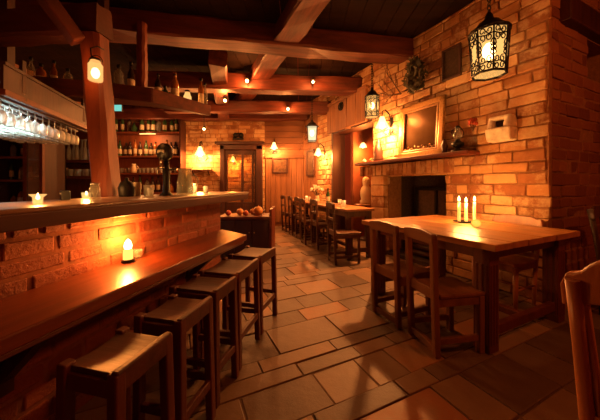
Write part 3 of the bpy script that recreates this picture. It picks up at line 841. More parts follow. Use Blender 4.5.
# candle on the ledge
k = unpz(128,262,LZ)
q = thing('candle','short glowing pillar candle on the drinks ledge by the brick bar front','candle', k)
MB().lathe([(.0,0),(.034,0),(.036,.008),(.028,.018),(.0,.018)],18).build('candle_dish','iron',q)
MB().lathe([(.0,.017),(.026,.017),(.027,.05),(.025,.075),(.019,.08),(.0,.078)],18).build('wax','waxlit',q)
MB().lathe([(.0,.076),(.018,.082),(.022,.098),(.018,.118),(.009,.134),(.0,.142)],10).build('flame','flame',q)
KL = k+Vector((0,0,.16))
m_ = thing('glass_ashtray','small faceted glass holder on the ledge right of pillar candle','ashtray', unpz(137,258,LZ))
MB().lathe([(.0,0),(.028,0),(.036,.05),(.03,.05),(.024,.01),(.0,.01)],8).build('bowl','clear',m_)
pa, pb = unpz(136,255,LZ), unpz(164,245.5,LZ)
o = MB().tube([Vector((0,0,.008)),(pb-pa)+Vector((0,0,.008))], .006, 8).build('drinking_straw','paper'); o.location = pa; tag(o,'thin pale straw lying on the drinks ledge near the candle','straw')

def stool(label, near, far, depth=.33, z=.625):
    """near/far: world xy of outer top edge ends; seat reaches under the ledge (local +y)"""
    near, far = Vector(near), Vector(far); mid = (near+far)/2; d = far-near; w = d.length
    t = thing('bar_stool', label, 'stool', (mid.x,mid.y,0), math.atan2(d.y,d.x), 'wooden stools along the drinks ledge')
    lw = .038; h = w/2-lw/2
    for sx in (-1,1):
        for sy, yy in ((0,lw/2),(1,depth-lw/2)):
            mb = MB(); mb.hexa([(sx*(h+.012)-lw/2,yy-lw/2-(.012 if not sy else 0),0),(sx*(h+.012)+lw/2,yy-lw/2-(.012 if not sy else 0),0),(sx*(h+.012)+lw/2,yy+lw/2-(.012 if not sy else 0),0),(sx*(h+.012)-lw/2,yy+lw/2-(.012 if not sy else 0),0),
                (sx*h-lw/2,yy-lw/2,z-.004),(sx*h+lw/2,yy-lw/2,z-.004),(sx*h+lw/2,yy+lw/2,z-.004),(sx*h-lw/2,yy+lw/2,z-.004)])
            mb.build('leg','stoolleg',t,bevel=.005)
    mb = MB(); n = 8; ns = 4
    for i in range(n):
        for j in range(1):
            x0, x1 = -h+2*h*i/n, -h+2*h*(i+1)/n
            f = lambda x: z-.012-.014*math.cos(x/h*PI/2)
            mb.hexa([(x0,.02,z-.05),(x1,.02,z-.05),(x1,depth-.01,z-.05),(x0,depth-.01,z-.05),(x0,.02,f(x0)),(x1,.02,f(x1)),(x1,depth-.01,f(x1)),(x0,depth-.01,f(x0))])
    mb.weld()
    mb.build('seat','stool',t,bevel=.003)
    mb = MB(); mb.box(-w/2+.004,w/2-.004,0,.026,z-.07,z+.004); mb.build('front_rail','stool',t,bevel=.006)
    mb = MB()
    for s in (-1,1): mb.box(s*h-.012,s*h+.012,.03,depth-.03,z-.085,z-.03); mb.box(s*(h+.008)-.012,s*(h+.008)+.012,.02,depth-.03,.2,.235)
    mb.box(-h,h,depth-.03,depth-.01,z-.09,z-.03); mb.box(-h,h,-.004,.02,.17,.215)
    mb.split('stretcher','stoolleg',t,.004)
    return t
def SP(x, y, z=.625): D = F*(HC-z)/(y-Y0); return Vector(((x-300)*D/F, D, 0))
for (a, b), lb in ((((116,376),(173,332)),'nearest rough wooden stool under the drinks ledge, bottom left'),(((181,321),(213,296.5)),'second rough stool from the camera along the drinks ledge'),(((216,291.5),(237,276.5)),'third rough stool from the camera along the drinks ledge'),(((239,273.5),(259,258.5)),'fourth stool along the drinks ledge, next to last'),(((261,256.5),(276,247)),'farthest stool at the end of the drinks ledge')):
    stool(lb, SP(*a), SP(*b), .24 if a[0] < 190 else .30)

# ------------------------------------------------------------------ posts by the bar
def post(label, base, top, w):
    b, t = Vector(base), Vector(top); mb = MB(); n = 10; rings = []; rnd = random.Random(2)
    for i in range(n+1):
        p = (t-b)*i/n; r = lambda: rnd.uniform(-.006,.006)
        q = [(-w/2+.025,-w/2),(w/2-.025,-w/2),(w/2,-w/2+.025),(w/2,w/2-.025),(w/2-.025,w/2),(-w/2+.025,w/2),(-w/2,w/2-.025),(-w/2,-w/2+.025)]
        rings.append([mb.bm.verts.new(p+Vector((x+r(),y+r(),0))) for x, y in q])
    for p, q in zip(rings, rings[1:]):
        for k in range(8): mb.bm.faces.new((p[k],p[(k+1)%8],q[(k+1)%8],q[k]))
    mb.bm.faces.new(rings[0][::-1]); mb.bm.faces.new(rings[-1])
    o = mb.build('timber_post','post'); o.location = b; return tag(o,label,'post')
D1 = 2.02
pb_ = unp(107.5,196,D1); pt_ = unp(96,60,D1); dirp = (pt_-pb_)/(pt_.z-pb_.z)
post('thick rough timber post rising behind the bar, carrying a small lamp', pb_-dirp*pb_.z, pb_+dirp*(2.33-pb_.z), .152)
post('thinner timber post standing between bottles above the bar canopy', unp(142,88,3.42)-Vector((0,0,.05)), unp(142,88,3.42)+Vector((0,0,.83)), .11)
pa_ = pb_+dirp*(2.22-pb_.z)+Vector((-.02,-.13,0)); o = MB().bar((0,0,0),unp(34,-18,1.72)-pa_,.13,.08).build('timber_brace','baredge',bevel=.01); o.location = pa_; tag(o,'slanting dark timber brace from the thick post to upper left','brace')
# lamp on the post
lp = unp(95.5,71,D1-.16)
t = thing('post_lamp','small bright glass jar lamp hooked on the thick timber post','lamp', lp)
MB().lathe([(.0,-.07),(.04,-.07),(.045,-.06),(.045,.04),(.03,.06),(.03,.075),(.027,.075),(.04,.038),(.04,-.06),(.0,-.062)],14).build('glass_jar','glow_glass',t)
mb = MB(); mb.ball((0,0,-.015),.026,1.5,12); mb.build('bulb','bulb',t)
mb = MB(); mb.lathe([(.033,.07),(.033,.085),(.0,.09)],12); mb.tube([(0,0,.085),(-.03,0,.11),(-.035,.0,.16),(-.01,.03,.19),(.0,.08,.19)],.005,6)
mb.ring((0,0,.06),.05,.003,'Y',14,5,0,PI); mb.build('hook','iron',t)
PL = lp

# ------------------------------------------------------------------ canopy above the bar with bottles
cn = thing('bar_canopy','wooden canopy shelf hung over the bar carrying bottles on top','shelf')
cpts = [Vector((-3.3,2.62,0)),Vector((-2.15,2.93,0)),Vector((-1.72,3.08,0)),Vector((-1.23,3.66,0))]
cz = [2.34,2.34,2.33,2.30]; cb_ = [.22,.17,.17,.14]
mb = MB()
for i in range(3):
    a, b = cpts[i], cpts[i+1]; d = (b-a).normalized(); nrm = Vector((-d.y,d.x,0))
    n2 = nrm*.05
    mb.hexa([a+Vector((0,0,cz[i]-cb_[i])),b+Vector((0,0,cz[i+1]-cb_[i+1])),b+n2+Vector((0,0,cz[i+1]-cb_[i+1])),a+n2+Vector((0,0,cz[i]-cb_[i])),
             a+Vector((0,0,cz[i])),b+Vector((0,0,cz[i+1])),b+n2+Vector((0,0,cz[i+1])),a+n2+Vector((0,0,cz[i]))])
mb.split('fascia_board','beam',cn,.008)
mb = MB(); mb.prism([(-3.3,2.65),(-2.15,2.96),(-1.74,3.10),(-1.27,3.66),(-1.42,3.85),(-1.95,3.45),(-3.3,3.1)],2.22,2.255); mb.build('shelf_board','shelf',cn)
mb = MB()
for p in ((-3.2,2.9),(-2.3,3.1)): mb.box(p[0]-.04,p[0]+.04,p[1]-.04,p[1]+.04,2.25,CZ)
mb.split('hanger','darkwood',cn)

# bottles
def bottle_proto(kind, mat, lab=True, cap='iron'):
    prof = {'wine': [(.0,0),(.037,0),(.038,.01),(.038,.19),(.03,.225),(.015,.25),(.0145,.30),(.017,.302),(.017,.312),(.0,.312)],
            'spirit': [(.0,0),(.042,0),(.043,.01),(.043,.17),(.035,.20),(.016,.215),(.015,.26),(.0,.262)],
            'squat': [(.0,0),(.055,0),(.06,.03),(.055,.10),(.03,.14),(.016,.16),(.016,.19),(.0,.192)],
            'tall': [(.0,0),(.03,0),(.031,.01),(.033,.22),(.02,.26),(.012,.28),(.012,.345),(.0,.347)]}[kind]
    t = bpy.data.objects.new('bottle', None); C.objects.link(t)
    MB().lathe(prof,14).build('bottle_body',mat,t)
    r, z = prof[3][0]+.0006, prof[3][1]
    if lab: MB().lathe([(r,z*.25),(r+.0004,z*.26),(r+.0004,z*.75),(r,z*.76)],14).build('paper_label','label',t)
    zt = prof[-1][1]; MB().lathe([(.0165,zt-.03),(.0165,zt+.004),(.0,zt+.006)],10).build('bottle_cap',cap,t)
    return t
PROT = {}
def bottle(kind, mat, loc, label, group, sc=1):
    key = (kind, mat)
    if key not in PROT:
        o = bottle_proto(kind, mat, mat != 'bottle_clear'); PROT[key] = o
    else: o = copy_tree(PROT[key])
    o.location = loc; o.scale = (sc,sc,sc); o.rotation_euler.z = random.uniform(0,6)
    return tag(o, label, 'bottle', group)
g = 'bottles on the canopy above the bar'
for x, y, D, kd, mt, sc, lb in ((10,0,2.85,'spirit','bottle_dark',.7,'dark bottle at far left of the bar canopy'),
    (21,0,2.88,'spirit','bottle_amber',.75,'leftmost amber bottle on the canopy, left of the thick post'),(31,0,2.9,'tall','bottle_clear',.75,'slim clear bottle on the canopy left of the thick post'),
    (41,0,2.92,'spirit','bottle_amber',.8,'second amber bottle on the canopy, left of the thick post'),(54,0,2.94,'tall','bottle_amber',.7,'slim amber bottle on the canopy nearest left of the thick post'),(68,0,3.0,'spirit','bottle_clear',.75,'clear spirit bottle on canopy beside the post lamp'),
    (119,0,3.10,'spirit','bottle_clear',1.0,'fat clear bottle on canopy between the two timber posts'),(110,0,3.10,'squat','bottle_amber',.5,'squat amber bottle on canopy right beside the thick post'),(131,0,3.16,'tall','bottle_dark',.9,'slim dark bottle on canopy left of the thinner post'),
    (158,0,3.30,'wine','bottle_dark',.8,'dark wine bottle on canopy just right of the thinner post'),(165,0,3.44,'squat','bottle_green',.9,'broad green bottle on the canopy right of thinner post'),(175,0,3.42,'wine','bottle_amber',.95,'tall amber wine bottle on the canopy, left of the jar lamp'),
    (201,0,3.66,'tall','bottle_amber',.9,'slim amber bottle near the right end of the canopy'),(205,0,3.70,'tall','bottle_clear',.8,'slim clear bottle at the right end of the canopy')):
    bottle(kd, mt, Vector(((x-300)*D/F, D, 2.258)), lb, g, sc*1.3)
D = 3.52; jl = Vector(((187.5-300)*D/F, D, 2.256))
t = thing('jar_lamp','glowing glass jar lamp among bottles at the canopy right end','lamp', jl)
MB().lathe([(.0,0),(.045,0),(.05,.02),(.05,.12),(.03,.15),(.03,.18),(.027,.18),(.045,.12),(.045,.01),(.0,.01)],14).build('glass_jar','glow_glass',t)
mb = MB(); mb.ball((0,0,.06),.022,1.5,10); mb.build('bulb','bulb',t)
mb = MB(); mb.lathe([(.034,.175),(.034,.2),(.0,.205)],12); mb.build('jar_lid','iron',t)
JL = jl+Vector((0,0,.06))

# ------------------------------------------------------------------ glass rack
rk = thing('glass_rack','hanging wooden rack for wine glasses over the bar','glass rack')
ra, rb = Vector((-2.2,1.98,1.86)), Vector((-2.62,3.36,1.86)); rd = (rb-ra).normalized(); rn = Vector((-rd.y,rd.x,0))
mb = MB(); mb.hexa([ra+Vector((0,0,.012)),rb+Vector((0,0,.012)),rb+rn*.04+Vector((0,0,.012)),ra+rn*.04+Vector((0,0,.012)),ra+Vector((0,0,.06)),rb+Vector((0,0,.06)),rb+rn*.04+Vector((0,0,.06)),ra+rn*.04+Vector((0,0,.06))])
mb.build('edge_plank','shelf',rk,bevel=.005)
mb = MB(); mb.hexa([ra+rn*.012+Vector((0,0,.06)),rb+rn*.012+Vector((0,0,.06)),rb+rn*.035+Vector((0,0,.06)),ra+rn*.035+Vector((0,0,.06)),ra+rn*.012+Vector((0,0,.24)),rb+rn*.012+Vector((0,0,.24)),rb+rn*.035+Vector((0,0,.24)),ra+rn*.035+Vector((0,0,.24))])
mb.build('side_panel','darkwood',rk)
mb = MB(); za, zb = Vector((0,0,.24)), Vector((0,0,.265)); mb.hexa([ra+za,rb+za,rb+rn*.78+za,ra+rn*.78+za,ra+zb,rb+zb,rb+rn*.78+zb,ra+rn*.78+zb]); mb.build('top_board','darkwood',rk)
mb = MB(); L = (rb-ra).length
for j in range(7):
    o1 = rn*(.055+j*.105); wv = rn*.045; zv = Vector((0,0,.02)); mb.hexa([ra+o1,rb+o1,rb+o1+wv,ra+o1+wv,ra+o1+zv,rb+o1+zv,rb+o1+wv+zv,ra+o1+wv+zv])
mb.split('glass_rail','darkwood',rk)
mb = MB()
for k_ in (.15,.85):
    p = ra+rd*L*k_; mb.bar(p+rn*.02+Vector((0,0,.09)),p+rn*.02+Vector((0,0,.36)),.03); mb.bar(p+Vector((0,0,.045)),p+rn*.76+Vector((0,0,.045)),.03)
    mb.bar(p+rn*.72+Vector((0,0,.03)),p+rn*.72+Vector((0,0,.36)),.03)
mb.split('rack_hanger','darkwood',rk)
def wineglass():
    t = bpy.data.objects.new('wine_glass', None); C.objects.link(t)   # hangs upside down, origin at foot
    MB().lathe([(.0,.002),(.034,.0),(.034,-.003),(.006,-.008)],14).build('foot','glass',t)
    MB().lathe([(.006,-.006),(.004,-.02),(.004,-.075),(.008,-.085)],8).build('stem','glass',t)
    MB().lathe([(.008,-.085),(.03,-.10),(.039,-.13),(.037,-.17),(.031,-.20)],16).build('bowl','glass',t)
    return t
wg = None; rnd = random.Random(6)
lab_rows = ['first row at the wooden edge plank','second row from the edge plank','third row from the edge plank','fourth row from the edge plank','fifth row from the edge plank','innermost row']
for j in range(6):
    for i in range(13):
        p = ra+rd*(.06+i*.104+rnd.uniform(-.01,.01))+rn*(.13+j*.105)+Vector((0,0,.0228))
        if wg is None: wg = wineglass(); o = wg
        else: o = copy_tree(wg)
        o.location = p; o.rotation_euler.z = rnd.uniform(0,6)
        tag(o,'clear wine glass hanging upside down in the rack, '+lab_rows[j],'glass','wine glasses in the hanging rack')
tb = thing('strip_light','short white strip light above the hanging glasses, left edge','light', ra+rd*.12+rn*.42+Vector((0,0,.16)), math.atan2(rd.y,rd.x))
MB().box(-.02,.52,-.03,.03,.015,.05).build('housing','steel',tb)
MB().tube([(0,0,0),(.5,0,0)],.014,10).build('lit_tube','tube',tb)
TB = ra+rd*.4+rn*.40+Vector((0,0,.12))

# ------------------------------------------------------------------ back bar
def shelfunit(label, loc, rz, w, d, levels, h, back=True, side=.03, mat='shelf'):
    t = thing('shelf_unit', label, 'shelves', loc, rz)
    mb = MB()
    for s in (-1,1): mb.box(s*w/2-side/2,s*w/2+side/2,-d,0,0,h)
    mb.split('side_panel','darkwood',t)
    if back: MB().box(-w/2,w/2,-.02,0,0,h).build('back_panel',mat,t)
    for z in levels:
        MB().box(-w/2+side/2,w/2-side/2,-d,-.02,z-.045,z).build('shelf_board',mat,t,bevel=.004)
    return t
M['backbar'] = wood('backbar', (0.1296, 0.0306, 0.0113), (0.2754, 0.0765, 0.027), 'Z', .6, 6)
BBY = BW-.03
xL, xR = (98-300)*7.4/F, (181-300)*7.4/F
zs = [(1.2+(185-y)*7.4/F) for y in (132,156,173)]
shelfunit('tall back bar shelves of bottles against far wall, right of post', ((xL+xR)/2,BBY,0), 0, xR-xL, .34, zs+[1.0], 3.0, True, .04, 'backbar')
rnd = random.Random(15)
def shelfrow(z, x0, x1, D, step, kinds, place, group, sc=1.0, dep=.0):
    x = x0; i = 0
    names = {'bottle_green':'green','bottle_dark':'dark','bottle_amber':'amber','bottle_clear':'clear'}
    while x < x1:
        kd, mt = rnd.choice(kinds)
        kn = {'wine':'wine bottle','spirit':'spirit bottle','squat':'squat bottle','tall':'slim bottle'}[kd]
        bottle(kd, mt, Vector((x, D+rnd.uniform(-.04,.04), z+.001)), names[mt]+' '+kn+' '+place, group, sc*rnd.uniform(.92,1.08)); x += step*rnd.uniform(1.0,1.2)*(1.3 if kd == 'squat' else 1); i += 1
allk = [('wine','bottle_green'),('wine','bottle_dark'),('spirit','bottle_amber'),('spirit','bottle_clear'),('tall','bottle_green'),('squat','bottle_amber')]
shelfrow(zs[0], xL+.14, xR-.15, 7.48, .15, [('wine','bottle_green'),('spirit','bottle_clear'),('tall','bottle_green'),('squat','bottle_green')], 'on top shelf of back bar', 'bottles on the back bar top shelf', 1.4)
shelfrow(zs[1], xL+.15, xR-.14, 7.48, .13, [('wine','bottle_dark'),('wine','bottle_green'),('spirit','bottle_dark'),('wine','bottle_amber')], 'on middle shelf of back bar', 'bottles on the back bar middle shelf', 1.4)
shelfrow(1.0, xL+.15, xR-.15, 7.48, .16, allk, 'on bottom shelf of back bar', 'bottles on the back bar bottom shelf', 1.4)
def tumbler(loc, label, group, proto=[None], sc=1):
    if proto[0] is None:
        o = MB().lathe([(.0,0),(.03,0),(.037,.11),(.034,.11),(.028,.008),(.0,.008)],14).build('tumbler','glass'); proto[0] = o
    else: o = proto[0].copy(); C.objects.link(o)
    o.location = loc; o.scale = (sc,sc,sc); return tag(o,label,'glass',group)
x = xL+.5
while x < xR-.08:
    tumbler(Vector((x,7.45+rnd.uniform(-.04,.04),zs[2]+.001)),'clear tumbler standing on third shelf of back bar','tumblers on the back bar third shelf',sc=1.3); x += .125
t = thing('white_jug','white handled jug on the back bar third shelf left side','jug', Vector((xL+1.05,7.32,zs[2])))
MB().lathe([(.0,0),(.06,0),(.075,.05),(.06,.16),(.045,.2),(.055,.25),(.05,.25),(.04,.2),(.0,.19)],16).build('jug_body','ceramic',t)
mb = MB(); mb.ring((.07,0,.14),.05,.01,'Y',12,6,-1.6,1.6); mb.build('jug_handle','ceramic',t)

SLP = Vector(((xL+xR)/2+.3, 7.22, zs[0]-.10))
t = thing('shelf_fill_light','added light bar under top shelf, brightening the back bar','light', SLP+Vector((0,.06,.03)))  # hidden fixture added to brighten the back bar shelves
MB().box(-.25,.25,-.02,.02,0,.024).build('housing','iron',t); MB().tube([(-.22,-.005,-.006),(.22,-.005,-.006)],.010,8).build('lit_tube','shade',t)
# exit sign
es = thing('exit_sign','small glowing cyan sign hanging beside the thick timber post','sign', unp(117,108,5.2))
MB().box(-.095,.095,.0,.04,-.065,.065).build('sign_box','blackplastic',es,bevel=.004)
MB().box(-.09,.09,-.004,.0,-.06,.06).build('lit_face','exit',es)
mb = MB()
for x in (-.06,.06): mb.tube([(x,.02,.06),(x,.02,CZ-es.location.z)],.004,6)
mb.split('suspension_rod','iron',es)

# left shelves and cabinet
D = 4.45; lx0, lx1 = (50-300)*D/F, (100-300)*D/F
lz = [1.2+(185-160)*D/F, 1.2+(185-176)*D/F]
shelfunit('wooden glass shelves behind the bar, left of the thick post', ((lx0+lx1)/2,D+.3,0), 0, lx1-lx0, .3, lz+[.95], 2.2, True, .03, 'backbar')
for i in range(7):
    x = (69-300)*4.42/F+i*.068
    if x > lx1-.05: break
    if i == 0:
        cf_ = MB().lathe([(.0,0),(.03,0),(.032,.01),(.032,.16),(.016,.22),(.016,.30),(.024,.34),(.022,.34),(.014,.30),(.014,.22),(.03,.16),(.03,.012),(.0,.012)],14).build('carafe','glass'); o = cf_
    else: o = cf_.copy(); C.objects.link(o)
    o.location = (x,4.42+.02*(i % 2),lz[0]+.001); tag(o,'tall clear carafe on upper glass shelf left of thick post','carafe','carafes on the upper glass shelf')
bx = MB().box(-.06,.06,-.05,.05,0,.14).build('storage_box','label',bevel=.004); bx.location = ((62-300)*4.42/F,4.42,lz[1]); tag(bx,'pale upright box at left end of the lower glass shelf','box')
for i in range(7):
    tumbler(Vector(((71-300)*4.42/F+i*.066,4.42+.03*(i % 2),lz[1]+.001)),'short clear tumbler on the lower glass shelf left of post','tumblers on the lower glass shelf')
# glazed cabinet
D = 3.85
cx0, cx1 = (-8-300)*D/F, (45-300)*D/F
ct = thing('glazed_cabinet','dark glazed bottle cabinet at the far left behind the bar','cabinet', ((cx0+cx1)/2,D+.35,0))
w = cx1-cx0
mb = MB(); mb.box(-w/2,-w/2+.04,-.35,0,0,2.1); mb.box(w/2-.04,w/2,-.35,0,0,2.1); mb.box(-w/2,w/2,-.35,0,2.06,2.1); mb.box(-w/2,w/2,-.02,0,0,2.1); mb.build('carcass','darkwood',ct)
mb = MB()
for z in (.9,1.28,1.62): mb.box(-w/2+.04,w/2-.04,-.31,-.02,z-.03,z)
mb.split('shelf_board','shelf',ct)
fx = (27-300)*D/F-(cx0+cx1)/2
mb = MB(); mb.box(fx-.022,fx+.022,-.39,-.35,.0,2.06); mb.box(w/2-.045,w/2,-.39,-.35,0,2.06); mb.box(fx,w/2,-.39,-.35,2.0,2.06); mb.split('door_frame_bar','shelf',ct,.004)
MB().box(fx+.02,w/2-.045,-.372,-.368,.05,2.0).build('door_glass','clear',ct)
for z, nn in ((.9,'bottom'),(1.28,'middle'),(1.62,'upper')):
    shelfrow(z, cx0+.12, cx1-.1, D+.18, .105, allk, 'on %s shelf of the glazed cabinet' % nn, 'bottles on the %s cabinet shelf' % nn, .85)

# ------------------------------------------------------------------ things on the bar
def bz(s): return 1.10+max(0,s)*.012+.0005
s = .133
t = thing('tea_light','glowing tea light in wide rimmed glass on near end of bar','candle', B(s,0,bz(s)))
MB().lathe([(.0,0),(.018,0),(.019,.04),(.031,.052),(.032,.055),(.029,.055),(.017,.042),(.016,.006),(.0,.006)],18).build('glass_holder','glow_glass',t)
MB().lathe([(.0,.007),(.015,.007),(.015,.028),(.0,.028)],14).build('wax','waxlit',t)
MB().lathe([(.0,.028),(.007,.033),(.008,.042),(.0,.062)],10).build('flame','flame',t)
T1 = B(s,0,bz(s)+.09)
s = .55
t = thing('tea_light','glowing tea light on bar just left of the thick post','candle', B(s,.25,bz(s)))
MB().lathe([(.0,0),(.022,0),(.026,.045),(.024,.045),(.02,.006),(.0,.006)],18).build('glass_holder','glow_glass',t)
MB().lathe([(.0,.007),(.018,.007),(.018,.025),(.0,.025)],14).build('wax','waxlit',t)
MB().lathe([(.0,.025),(.006,.03),(.007,.038),(.0,.055)],10).build('flame','flame',t)
T2 = B(s,.25,bz(s)+.08)
s = 1.34
t = thing('tea_light','glowing tea light at far end of bar beside glass pitcher','candle', B(s,.05,bz(s)))
MB().lathe([(.0,0),(.026,0),(.03,.06),(.028,.06),(.023,.006),(.0,.006)],18).build('glass_holder','glow_glass',t)
MB().lathe([(.0,.007),(.02,.007),(.02,.03),(.0,.03)],14).build('wax','waxlit',t)
MB().lathe([(.0,.03),(.007,.036),(.008,.046),(.0,.066)],10).build('flame','flame',t)
T3 = B(s,.05,bz(s)+.1)
s = .41
t = thing('price_display','small black box with white lettering strip on the bar','display', B(s,.23,bz(s)), BRZ-PI/2-.5)
MB().box(-.042,.042,-.02,.02,0,.062).build('display_case','blackplastic',t,bevel=.004)
mb = MB()
for i, wd in enumerate((.006,.009,.005,.010,.007,.006,.008)): x = -.031+i*.009; mb.box(x,x+min(wd,.0075),-.0215,-.0195,.040,.049)
mb.build('white_lettering','whitemark',t)
s = .50
t = thing('glass_jar','clear storage jar on the bar between display and thick post','jar', B(s,.12,bz(s)))
MB().lathe([(.0,0),(.026,0),(.03,.02),(.03,.07),(.022,.085),(.022,.095),(.02,.095),(.026,.07),(.0,.005)],14).build('jar_body','clear',t)
MB().lathe([(.024,.094),(.024,.105),(.0,.108)],14).build('jar_lid','steel',t)
# tap
s = 1.0
t = thing('beer_tap','dark beer tap column with round badge standing on the bar','beer tap', B(s,.03,bz(s)), -.15)
MB().lathe([(.0,0),(.05,0),(.05,.012),(.028,.03),(.024,.12),(.03,.20),(.022,.23),(.02,.28)],16).build('tap_column','iron',t)
rx = Matrix.Rotation(PI/2,3,'X')
MB().lathe([(.0,-.02),(.055,-.03),(.068,-.012),(.068,.012),(.055,.03),(.0,.035)],28,(0,-.02,.345),rx).build('badge','blackplastic',t)
mb = MB()
for q0, q1 in (((-.032,.325),(-.028,.365)),((-.028,.365),(-.012,.338)),((-.012,.338),(0,.37)),((0,.37),(.012,.338)),((.012,.338),(.028,.365)),((.028,.365),(.032,.325))):
    mb.tube([(q0[0]*.8-.008,-.055,.345+(q0[1]-.345)*.6),(q1[0]*.8-.008,-.055,.345+(q1[1]-.345)*.6)],.006,6)
mb.build('badge_mark','whitemark',t)
mb = MB(); mb.tube([(0,-.02,.22),(0,-.09,.22),(0,-.10,.17)],.009,8); mb.tube([(0,-.06,.225),(.0,-.075,.30)],.008,8); mb.tube([(0,0,.2),(.09,0,.215),(.10,-.03,.19)],.008,8); mb.build('tap_spout','steel',t)
s = 1.185
t = thing('glass_pitcher','large clear glass pitcher on the bar right of beer tap','pitcher', B(s,.0,bz(s)))
MB().lathe([(.0,0),(.062,0),(.066,.02),(.062,.12),(.05,.19),(.056,.225),(.053,.225),(.046,.19),(.058,.12),(.06,.012),(.0,.012)],18).build('pitcher_body','clear',t)
mb = MB(); mb.ring((.06,0,.12),.05,.008,'Y',14,6,-1.5,1.5); mb.build('pitcher_handle','clear',t)
for s, off, lb, hh in ((.93,.14,'small drinking glass on bar left of the beer tap',1),(.86,.05,'stubby drinking glass on bar, leftmost by the tap',.8),(1.45,.1,'drinking glass at the far end of the bar past tea light',1.1),(1.52,.02,'small drinking glass nearest the bar end corner',.8)):
    tumbler(B(s,off,bz(s)),lb,None,sc=hh*.8)
s = .80
o = MB().lathe([(.0,0),(.045,0),(.05,.02),(.055,.07),(.04,.11),(.012,.125),(.014,.14),(.0,.146)],16).build('ice_bucket','iron'); o.location = B(s,.2,bz(s)); tag(o,'round dark lidded pot on the bar right of thick post','pot')
s = .93
t = thing('menu_card','small bright standing card on the bar behind the glasses','card', B(s,.25,bz(s)), .2)
MB().box(-.035,.035,-.003,.003,0,.11).build('card','label',t); MB().box(-.03,.03,-.02,.02,0,.008).build('card_foot','darkwood',t)

# ------------------------------------------------------------------ low sideboard past the bar end
sb = thing('sideboard','low dark sideboard with fruit on top beyond the bar end','sideboard', (-.92,4.62,0))
mb = MB(); mb.box(-.42,.42,-.26,.26,.05,.64); mb.build('cabinet_body','darkwood',sb,bevel=.006)
MB().box(-.45,.44,-.29,.28,.64,.68).build('top_board','shelf',sb,bevel=.008)
for a, b in ((-.40,-.16),(-.14,.12),(.14,.40)):
    d_ = MB().box(a,b,-.275,-.26,.09,.60).build('door','darkwood',sb,bevel=.004)
    mb = MB(); mb.ball((b-.03 if a < 0 else a+.03,-.288,.42),.014,1,10); mb.build('knob','gilt',d_)
MB().box(.41,.46,-.27,.27,.0,.80).build('raised_end','mantel',sb,bevel=.01)
mb = MB()
for x in (-.38,.36):
    for y in (-.22,.22): mb.box(x-.03,x+.03,y-.03,y+.03,0,.05)
mb.split('foot','darkwood',sb)
for i,(x,y,r,mt,lb) in enumerate(((-.30,-.1,.05,'fruitred','red apple at left end of the sideboard top'),(-.12,-.02,.062,'fruit','orange fruit, left of centre on the sideboard top'),(.0,-.12,.05,'fruitred','red apple in the middle front of the sideboard top'),(.2,-.06,.085,'fruit','large pale orange gourd at the right on sideboard top'),(.08,.1,.055,'fruit','orange fruit behind the red apple on sideboard top'))):
    mb = MB(); mb.ball((0,0,r*.9),r,.9,14); mb.tube([(0,0,r*1.72),(.005,0,r*2.0)],.005,6)
    o = mb.build('fruit',mt); o.location = (-.92+x,4.62+y,.68); tag(o,lb,'fruit')
o = MB().lathe([(.0,0),(.05,0),(.12,.03),(.13,.07),(.122,.07),(.11,.035),(.0,.012)],18).build('bowl','darkwood'); o.location = (-.76,4.80,.681); tag(o,'dark wooden bowl at the back of the sideboard top','bowl')

# ------------------------------------------------------------------ on the far tables
fp_ = P0+u*1.72+v_*.24
fl = thing('flower_vase','vase of spiky white flowers on the far long table','flowers', Vector((fp_.x,fp_.y,.815)))
MB().lathe([(.0,0),(.04,0),(.05,.05),(.035,.12),(.04,.15),(.035,.15),(.0,.02)],14).build('vase','ceramic',fl)
mb = MB(); mh = MB(); rnd = random.Random(31)
for i in range(16):
    d = Vector((rnd.uniform(-1,1),rnd.uniform(-1,1),rnd.uniform(.5,1.6))).normalized()*rnd.uniform(.15,.26); tip = Vector((0,0,.15))+d
    mb.tube([(0,0,.12),tip],.004,5)
    for k_ in range(6):
        e = Vector((rnd.uniform(-1,1),rnd.uniform(-1,1),rnd.uniform(-.5,1))).normalized()*.045
        mh.tube([tip,tip+e*.6,tip+e],[.006,.014,.003],6)
    mh.ball(tip,.02,1,8)
mb.build('stems','leafdark',fl); mh.build('blossoms','petal',fl)
bq = P0+u*1.30+v_*.30
bottle('wine','bottle_green',Vector((bq.x,bq.y,.816)),'green wine bottle standing beside white flowers on far table',None,1.0)
for s_, w_, lb in ((.45,.2,'empty water glass on the nearer half of the long table'),(.85,.33,'empty water glass in the middle of the long table'),(2.1,.2,'empty water glass near start of the farther long table'),(2.55,.3,'empty water glass at the far end of the farther table')):
    q = P0+u*s_+v_*w_; tumbler(Vector((q.x,q.y,.816)),lb,None)
